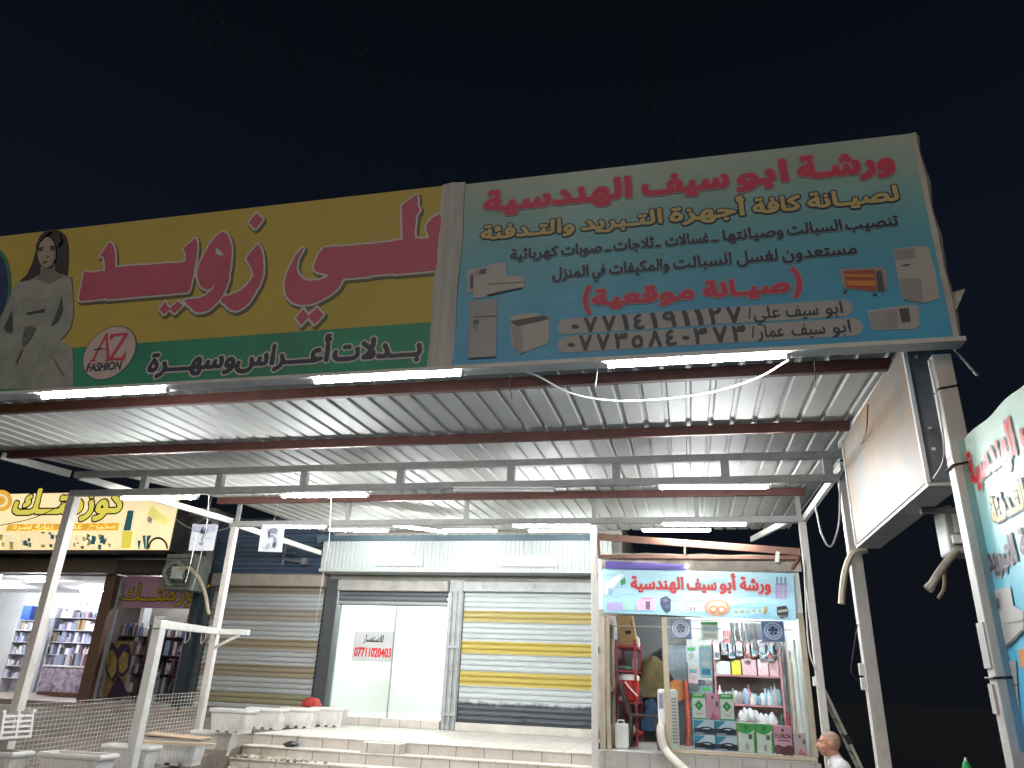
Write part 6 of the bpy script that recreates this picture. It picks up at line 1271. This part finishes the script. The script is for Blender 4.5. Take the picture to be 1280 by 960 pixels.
# outdoor unit under the light box
au = thing('air_conditioner_unit', 'white air conditioner unit with loose pipes hanging behind the front right post', 'air conditioner', (2.0, 6.0, 2.5))
x0 = 1.87; p0 = atY(1178, 634, 6.0); p1 = atY(1200, 692, 6.0); M_auc = mat('unit_casing', '#a5a39b', .45, var=.08, dirt='#7d776c', dirt_amt=.4)
b = MB(); b.bb(p0.x, p0.x+.42, 6.0, 6.25, p1.z, p0.z); b.build('casing', M_auc, au, bevel=.02)
b = MB(); zc = (p0.z+p1.z)/2; hh = (p0.z-p1.z)
b.bb(p0.x+.05, p0.x+.115, 5.985, 5.999, zc-.02, p0.z-.05); b.bb(p0.x+.02, p0.x+.085, 5.97, 5.999, zc-.3*hh, zc-.04)
b.build('valve_cover', M_fix, au, bevel=.004)
b = MB()
for i in range(6): b.bb(p0.x+.13, p0.x+.4, 5.988, 5.999, p1.z+.05+i*.055, p1.z+.075+i*.055)
b.build('grille', M_dark, au)
b = MB(); b.bb(p0.x+.02, p0.x+.06, 5.99, 6.25, p0.z+.001, 2.96); b.bb(p0.x-.15, p0.x+.3, 5.99, 6.03, 2.905, 2.945); b.build('bracket', M_greypaint, au)
b = MB(); b.tube(smooth_path([atY(1196, 688, 5.95), atY(1186, 700, 5.93), atY(1174, 716, 5.92), atY(1163, 734, 5.92)], 8), .028, 10); b.tube([atY(1164, 732, 5.92), atY(1160, 737, 5.92)], .034, 8); b.build('insulated_pipe', mat('pipe_wrap', '#a59c8c', .7, var=.2), au, smooth=True)
b = MB(); b.tube(smooth_path([atY(1186, 698, 5.96), atY(1181, 715, 5.96), atY(1180, 735, 5.96), atY(1173, 748, 5.96)], 8), .012, 8); b.build('drain_hose', mat('drain_hose', '#b5a47c', .6), au, smooth=True)
# ------------------------------------------------------------------ right banner on its own frame
XB = 1.69
PRt = Plane((XB, 0, 0), (0, -1, 0), (0, 0, 1))
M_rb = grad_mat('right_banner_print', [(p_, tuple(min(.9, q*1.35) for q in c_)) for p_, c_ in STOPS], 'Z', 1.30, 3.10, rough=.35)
rbn = thing('side_banner', 'blue green workshop banner seen edge on at the right, facing the canopy', 'banner', (1.85, 3.6, 0))
ZT, ZB = 3.085, 1.36
vs = []; fs = []; n = 30
for i in range(n+1):
    y = 4.738-2.74*i/n
    for j in range(11):
        s_ = j/10; vs.append((XB+.003+.0018*mnoise.noise(Vector((y*3, s_*4, 1))), y, ZB+(ZT+.008*math.sin(i*1.1) - ZB)*s_))
for i in range(n):
    for j in range(10): fs.append((i*11+j, i*11+j+1, i*11+j+12, i*11+j+11))
b = MB(); b.add(vs, fs); b.build('sheet', M_rb, rbn, smooth=True)
vs = [(XB+.003, 4.738, ZB), (XB+.003, 4.738, ZT), (1.655, 4.741, ZB+.02), (1.655, 4.741, ZT-.02)]
b = MB(); b.add(vs+[(v[0], v[1]+.003, v[2]) for v in vs], [(0, 1, 3, 2), (4, 6, 7, 5), (0, 4, 5, 1), (2, 3, 7, 6), (0, 2, 6, 4), (1, 5, 7, 3)]); b.build('wrapped_edge', grad_mat('wrapped_print_shaded', [(0, (.10, .26, .42)), (.5, (.16, .32, .38)), (1, (.26, .40, .34))], 'Z', 1.3, 3.1), rbn)  # banner print in darker tones, the strip's shade put into its gradient
b = MB(); b.bb(XB+.012, XB+.05, 2.0, 4.738, ZT-.05, ZT-.01); b.bb(XB+.012, XB+.05, 2.0, 4.738, ZB+.01, ZB+.05); b.bb(XB+.012, XB+.05, 2.0, 2.04, 0, ZT-.051); b.build('frame_tube', M_greypaint, rbn)
wu_ = lambda x, y: PRt.uv(x, y)
zx = lambda p: [wu_(1190+a/2.043, 490+c/2.043) for a, c in p]
lay = [(.012, mat('bright_red', '#c8141c', .4), 0, 0, 'red_lettering'), (.020, M_i1, 0, 0, 'letter_outline')]
ul = wu_(1213, 598)[0]; bs = wu_(1216, 606)[1]; em_ = .255
words(PRt, [('الهندسية', ul, ul+.68), ('سيف', ul+.76, ul+1.2), ('ابو', ul+1.26, ul+1.55), ('ورشة', ul+1.6, ul+2.1)], bs, em_, .005, lay, rbn, 'x')
lay = [(.010, M_gold, 0, 0, 'yellow_lettering'), (.019, M_navy, 0, 0, 'letter_outline')]
ul = wu_(1240, 640)[0]; bs = wu_(1240, 656)[1]
words(PRt, [('والتـدفئة', ul, ul+.52), ('التـبريد', ul+.58, ul+1.0), ('أجهزة', ul+1.05, ul+1.5)], bs, .18, .0045, lay, rbn, 'x')
lay = [(.009, mat('banner_maroon', '#4a3040', .5), 0, 0, 'dark_lettering'), (.015, M_i1, 0, 0, 'letter_outline')]
ul = wu_(1236, 708)[0]; bs = wu_(1240, 713)[1]
words(PRt, [('التبريد', ul, ul+.40), ('وصيانة', ul+.47, ul+.9)], bs, .19, .0045, lay, rbn, 'x')
decal(PRt, 'printed_air_conditioner', [(zx([(103, 512), (112, 505), (150, 497), (158, 545), (184, 560), (184, 612), (150, 640), (140, 652), (128, 650), (116, 590), (108, 560)]), M_i1), (zx([(108, 520), (126, 512), (132, 555), (116, 565)]), M_i2), (zx([(112, 530), (122, 526), (126, 550), (118, 558)]), M_i3), (zx([(134, 590), (184, 580), (184, 584), (134, 595)]), M_i2), (zx([(140, 648), (184, 606), (184, 614), (146, 652)]), M_i3)], rbn)
decal(PRt, 'printed_fridge', [(zx([(138, 690), (164, 686), (180, 900), (158, 910), (146, 760)]), M_i4), (zx([(148, 748), (170, 746), (170, 750), (148, 752)]), M_i3)], rbn)
decal(PRt, 'printed_heater', [(zx([(170, 660), (184, 655), (190, 700), (176, 704)]), mat('print_glow_orange', '#000'))], rbn)
# torn cable tie and scraps on the post
b = MB(); b.bb(1.600, 1.612, 4.76, 4.86, 1.78, 2.02); b.bb(1.596, 1.608, 4.79, 4.85, 1.55, 1.70); tag(b.build('paper_scrap', M_i1), 'torn paper scraps taped on the front right post', 'paper scrap')
wire('black strap tied around the front right post below the side banner', [(1.60, 4.735, 1.73), (1.74, 4.735, 1.74), (1.74, 4.87, 1.74), (1.60, 4.87, 1.73), (1.60, 4.735, 1.73)], .007, M_black, nm='strap', cat='strap')
# ladder leaning on the kiosk
ld = thing('ladder', 'aluminium ladder leaning against the right side of the kiosk', 'ladder', (2.5, 11.6, 0))
M_ld = mat('ladder_aluminium', '#cfcbc0', .4, metal=.5, var=.15)
T0 = atY(1033, 868, 11.7); B0 = atY(1078, 962, 11.7); d_ = (T0-B0).normalized(); bot = B0+d_*((0.0-B0.z)/d_.z); tp_ = T0+d_*.25
for yy in (0, .34):
    b = MB(); b.beam(bot+Vector((0, yy, .004)), tp_+Vector((0, yy, 0)), .028, .045); b.build('rail', M_ld, ld, bevel=.004)
for i in range(9):
    q = bot.lerp(tp_, (i+.6)/9.3); b = MB(); b.tube([q+Vector((0, -.02, 0)), q+Vector((0, .36, 0))], .014, 8); b.build('rung', M_ld, ld)
b = MB(); q = bot.lerp(tp_, .58); b.beam(q-d_*.06+Vector((0, -.02, 0)), q+d_*.06+Vector((0, -.02, 0)), .03, .062); b.build('hinge', M_dark, ld)
# green pointed thing at the lower right: furled parasol on a foot
up = thing('furled_parasol', 'furled green parasol standing in the dark at the lower right', 'parasol', atY(1208, 950, 8.5)*1.0)
p = atY(1206.5, 947, 8.5); up.location = (p.x, 8.5, 0)
b = MB(); b.lathe([(.075, .72), (.10, .80), (.075, p.z-.25), (.04, p.z-.07), (.022, p.z-.03)], (p.x, 8.5, 0), 10); b.build('cloth', mat('parasol_green', '#2f9a4c', .7, var=.15), up, smooth=True)
b = MB(); b.tube([(p.x, 8.5, .06), (p.x, 8.5, p.z-.026)], .016, 8); b.tube([(p.x, 8.5, p.z-.026), (p.x, 8.5, p.z)], .012, 8); b.build('pole', M_fix, up)
b = MB(); b.lathe([(.22, .001), (.22, .05), (.06, .08), (.04, .16)], (p.x, 8.5, 0), 20); b.build('foot', M_dark, up)

# ------------------------------------------------------------------ the man sitting at the lower right, seen in profile facing left
M_skin = mat('skin', '#bd8a6e', .5, var=.08, vs=12); M_skin.node_tree.nodes['Principled BSDF'].inputs['Subsurface Weight'].default_value = .1
M_skin.node_tree.nodes['Principled BSDF'].inputs['Subsurface Scale'].default_value = .01
M_hair = mat('cropped_hair', '#a08878', .8, var=.25, vs=90); M_shirt = mat('white_shirt', '#d2cfcf', .8, var=.06, vs=6, bump=.1, bs=18); M_trs = mat('dark_trousers', '#33363c', .9, var=.15)
class Blob:
    def __init__(s): s.b = MB()
    def cap(s, a, c, r0, r1, n=14):
        a = Vector(a); c = Vector(c); d = (c-a); L_ = d.length; d.normalize(); pts = []; rs = []
        for i in range(5): t = math.pi/2*(1-i/4); pts.append(a-d*r0*math.sin(t)); rs.append(max(r0*math.cos(t), .0008))
        for i in range(1, 5): t = math.pi/2*i/4; pts.append(c+d*r1*math.sin(t)); rs.append(max(r1*math.cos(t), .0008))
        pts.insert(5, c); rs.insert(5, r1); s.b.tube(pts, rs, n); return s
    def ell(s, c, r, M=None, n=18):
        vs = []; fs = []
        for i in range(n+1):
            th = math.pi*i/n
            for j in range(n*2):
                ph = math.pi*j/n; v = Vector((r[0]*max(math.sin(th), .002)*math.cos(ph), r[1]*max(math.sin(th), .002)*math.sin(ph), r[2]*math.cos(th))); v = M @ v if M else v; vs.append(v+Vector(c))
        m = n*2
        for i in range(n):
            for j in range(m): fs.append((i*m+j, i*m+(j+1) % m, (i+1)*m+(j+1) % m, (i+1)*m+j))
        fs.append(tuple(range(m))); fs.append(tuple(n*m+j for j in range(m))[::-1]); s.b.add(vs, fs); return s
    def mesh(s, name, vox, it=4):
        o = s.b.build(name+'_t', []); q = o.modifiers.new('r', 'REMESH'); q.mode = 'VOXEL'; q.voxel_size = vox
        w = o.modifiers.new('s', 'SMOOTH'); w.iterations = it; w.factor = .5
        bpy.context.view_layer.update(); me = bpy.data.meshes.new_from_object(o.evaluated_get(bpy.context.evaluated_depsgraph_get())); bpy.data.objects.remove(o); me.name = name; return me
HX, HY, HZ = 1.300, 8.6, 1.172      # centre of the head
man = thing('person', 'man with cropped grey hair and moustache in a white shirt, sitting in profile', 'person', (HX+.03, HY, 0))
h = Vector((HX, HY, HZ)); nk = Vector((HX+.045, HY, 1.05)); sh_l = Vector((HX+.075, HY-.19, .972)); sh_r = Vector((HX+.075, HY+.19, .972)); pel = Vector((HX+.10, HY, .52))
hips = [Vector((HX+.08, HY-.10, .51)), Vector((HX+.08, HY+.10, .51))]; knees = [Vector((HX-.38, HY-.15, .50)), Vector((HX-.38, HY+.15, .50))]; feet = [Vector((HX-.40, HY-.15, .075)), Vector((HX-.40, HY+.15, .075))]
elb = [Vector((HX+.03, HY-.25, .68)), Vector((HX+.03, HY+.25, .68))]; wr = [Vector((HX-.20, HY-.20, .615)), Vector((HX-.20, HY+.20, .615))]
B_ = Blob()
B_.ell(h+Vector((.022, 0, .022)), (.098, .076, .092)); B_.ell(h+Vector((-.035, 0, -.035)), (.062, .058, .082)); B_.ell(h+Vector((-.052, 0, -.088)), (.035, .036, .028))
B_.cap(h+Vector((-.088, 0, .008)), h+Vector((-.112, 0, -.028)), .009, .015); B_.ell(h+Vector((-.098, 0, -.034)), (.014, .019, .010))
B_.cap(h+Vector((-.082, -.03, .022)), h+Vector((-.082, .03, .022)), .014, .014); B_.cap(h+Vector((-.092, -.016, -.062)), h+Vector((-.092, .016, -.062)), .008, .008); B_.cap(h+Vector((-.089, -.014, -.073)), h+Vector((-.089, .014, -.073)), .008, .008)
for sy in (-1, 1):
    B_.ell(h+Vector((.018, sy*.079, -.012)), (.024, .014, .038), Matrix.Rotation(-.25, 3, 'Y')); B_.ell(h+Vector((-.055, sy*.042, -.03)), (.026, .022, .022))
B_.cap(h+Vector((.03, 0, -.06)), nk, .056, .060); B_.cap(nk, nk+Vector((.02, 0, -.08)), .058, .075)
B_.cap(sh_l, sh_r, .055, .055); B_.ell((HX+.09, HY, .81), (.10, .16, .17)); B_.ell((HX+.085, HY, .68), (.105, .145, .15)); B_.cap(hips[0], hips[1], .11, .11)
for k in range(2):
    sy = -1 if k == 0 else 1
    B_.cap((sh_l, sh_r)[k], elb[k], .048, .038); B_.cap(elb[k], wr[k], .038, .026); B_.cap(hips[k], knees[k], .085, .058); B_.cap(knees[k], feet[k]+Vector((0, 0, .03)), .056, .038)
    B_.cap(feet[k]+Vector((.03, 0, -.035)), feet[k]+Vector((-.15, 0, -.048)), .040, .026)
    pm = wr[k]+Vector((-.075, 0, -.012)); B_.cap(wr[k], pm, .026, .034); B_.ell(pm, (.045, .038, .016))
    for i, (l_, o_) in enumerate(((.066, -.028), (.076, -.010), (.070, .010), (.056, .027))):
        a = pm+Vector((-.036, o_, 0)); c = a+Vector((-l_*.55, o_*.15, -.006)); e = c+Vector((-l_*.35, 0, -.026)); B_.cap(a, c, .0088, .008); B_.cap(c, e, .008, .0068)
    B_.cap(pm+Vector((.01, -sy*.028, 0)), pm+Vector((-.025, -sy*.056, -.008)), .011, .0095); B_.cap(pm+Vector((-.025, -sy*.056, -.008)), pm+Vector((-.050, -sy*.058, -.02)), .009, .0075)
me = B_.mesh('body', .0058, 3); me.materials.append(M_skin); me.materials.append(M_hair); me.materials.append(M_black)
for p_ in me.polygons:
    p_.use_smooth = True; c = p_.center-h
    if c.z > -.03 and (c.x > .045 or c.z > .055+.25*max(0, -c.x)) and c.x > -.062 and not (abs(c.y) > .078 and c.z < .025): p_.material_index = 1
    if p_.center.z < .10: p_.material_index = 2
o = bpy.data.objects.new('body', me); COL.objects.link(o); o.parent = man; o.matrix_parent_inverse = Matrix.Translation(-world_loc(man))
def cloth(name, bl, mt, vox=.009, it=5):
    me = bl.mesh(name, vox, it); me.materials.append(mt); me.polygons.foreach_set('use_smooth', [True]*len(me.polygons)); o = bpy.data.objects.new(name, me); COL.objects.link(o); o.parent = man; o.matrix_parent_inverse = Matrix.Translation(-world_loc(man)); return o
S1 = Blob(); S1.cap(nk+Vector((.012, -.02, -.022)), nk+Vector((.012, .02, -.022)), .066, .066); S1.cap(nk+Vector((.02, 0, -.05)), sh_l, .075, .072); S1.cap(nk+Vector((.02, 0, -.05)), sh_r, .075, .072); S1.cap(sh_l, sh_r, .078, .078)
S1.ell((HX+.09, HY, .83), (.128, .19, .20)); S1.ell((HX+.085, HY, .66), (.135, .175, .20)); S1.ell((HX+.09, HY, .54), (.14, .19, .11))
for k in range(2): S1.cap((sh_l, sh_r)[k], elb[k], .070, .062); S1.cap(elb[k], elb[k].lerp(wr[k], .35), .060, .056)
sm = S1.b
so_ = cloth('shirt', S1, M_shirt)
for v in so_.data.vertices:
    c = v.co; q = mnoise.noise(Vector((c.x*14, c.y*9, c.z*11)))*.006+mnoise.noise(Vector((c.x*30, c.y*20, c.z*9)))*.003; v.co = c+v.normal*q
S2 = Blob(); S2.cap(hips[0], hips[1], .125, .125)
for k in range(2): S2.cap(hips[k], knees[k], .10, .075); S2.cap(knees[k], feet[k]+Vector((0, 0, .06)), .072, .06)
cloth('trousers', S2, M_trs)
b = MB(); b.tube(smooth_path([h+Vector((-.083, -.034, -.058)), h+Vector((-.097, -.016, -.050)), h+Vector((-.101, 0, -.049)), h+Vector((-.097, .016, -.050)), h+Vector((-.083, .034, -.058))]), [.004]*6+[.007]*13+[.004]*6, 8); b.build('moustache', M_hair, man, smooth=True)
for sy in (-1, 1):
    e = Blob(); b = MB(); b.lathe([(.001, -.007), (.007, -.004), (.008, 0), (.007, .004), (.001, .007)], h+Vector((-.083, sy*.030, .004)), 10); b.build('eye', M_fix, man, smooth=True)
    b = MB(); b.tube([h+Vector((-.094, sy*.016, .026)), h+Vector((-.088, sy*.046, .024))], .004, 6); b.build('eyebrow', M_hair, man)
# the seat under him
ms = thing('plastic_stool', 'low plastic stool under the sitting man', 'stool', (HX+.08, HY, 0))
b = MB(); b.bb(HX-.10, HX+.28, HY-.19, HY+.19, .365, .395); b.build('seat', M_ch, ms, bevel=.01)
for sx in (-.07, .25):
    for sy in (-.16, .16): b = MB(); b.beam((HX+sx, HY+sy, .364), (HX+sx*1.15, HY+sy*1.1, .002), .04, .04); b.build('leg', M_ch, ms)
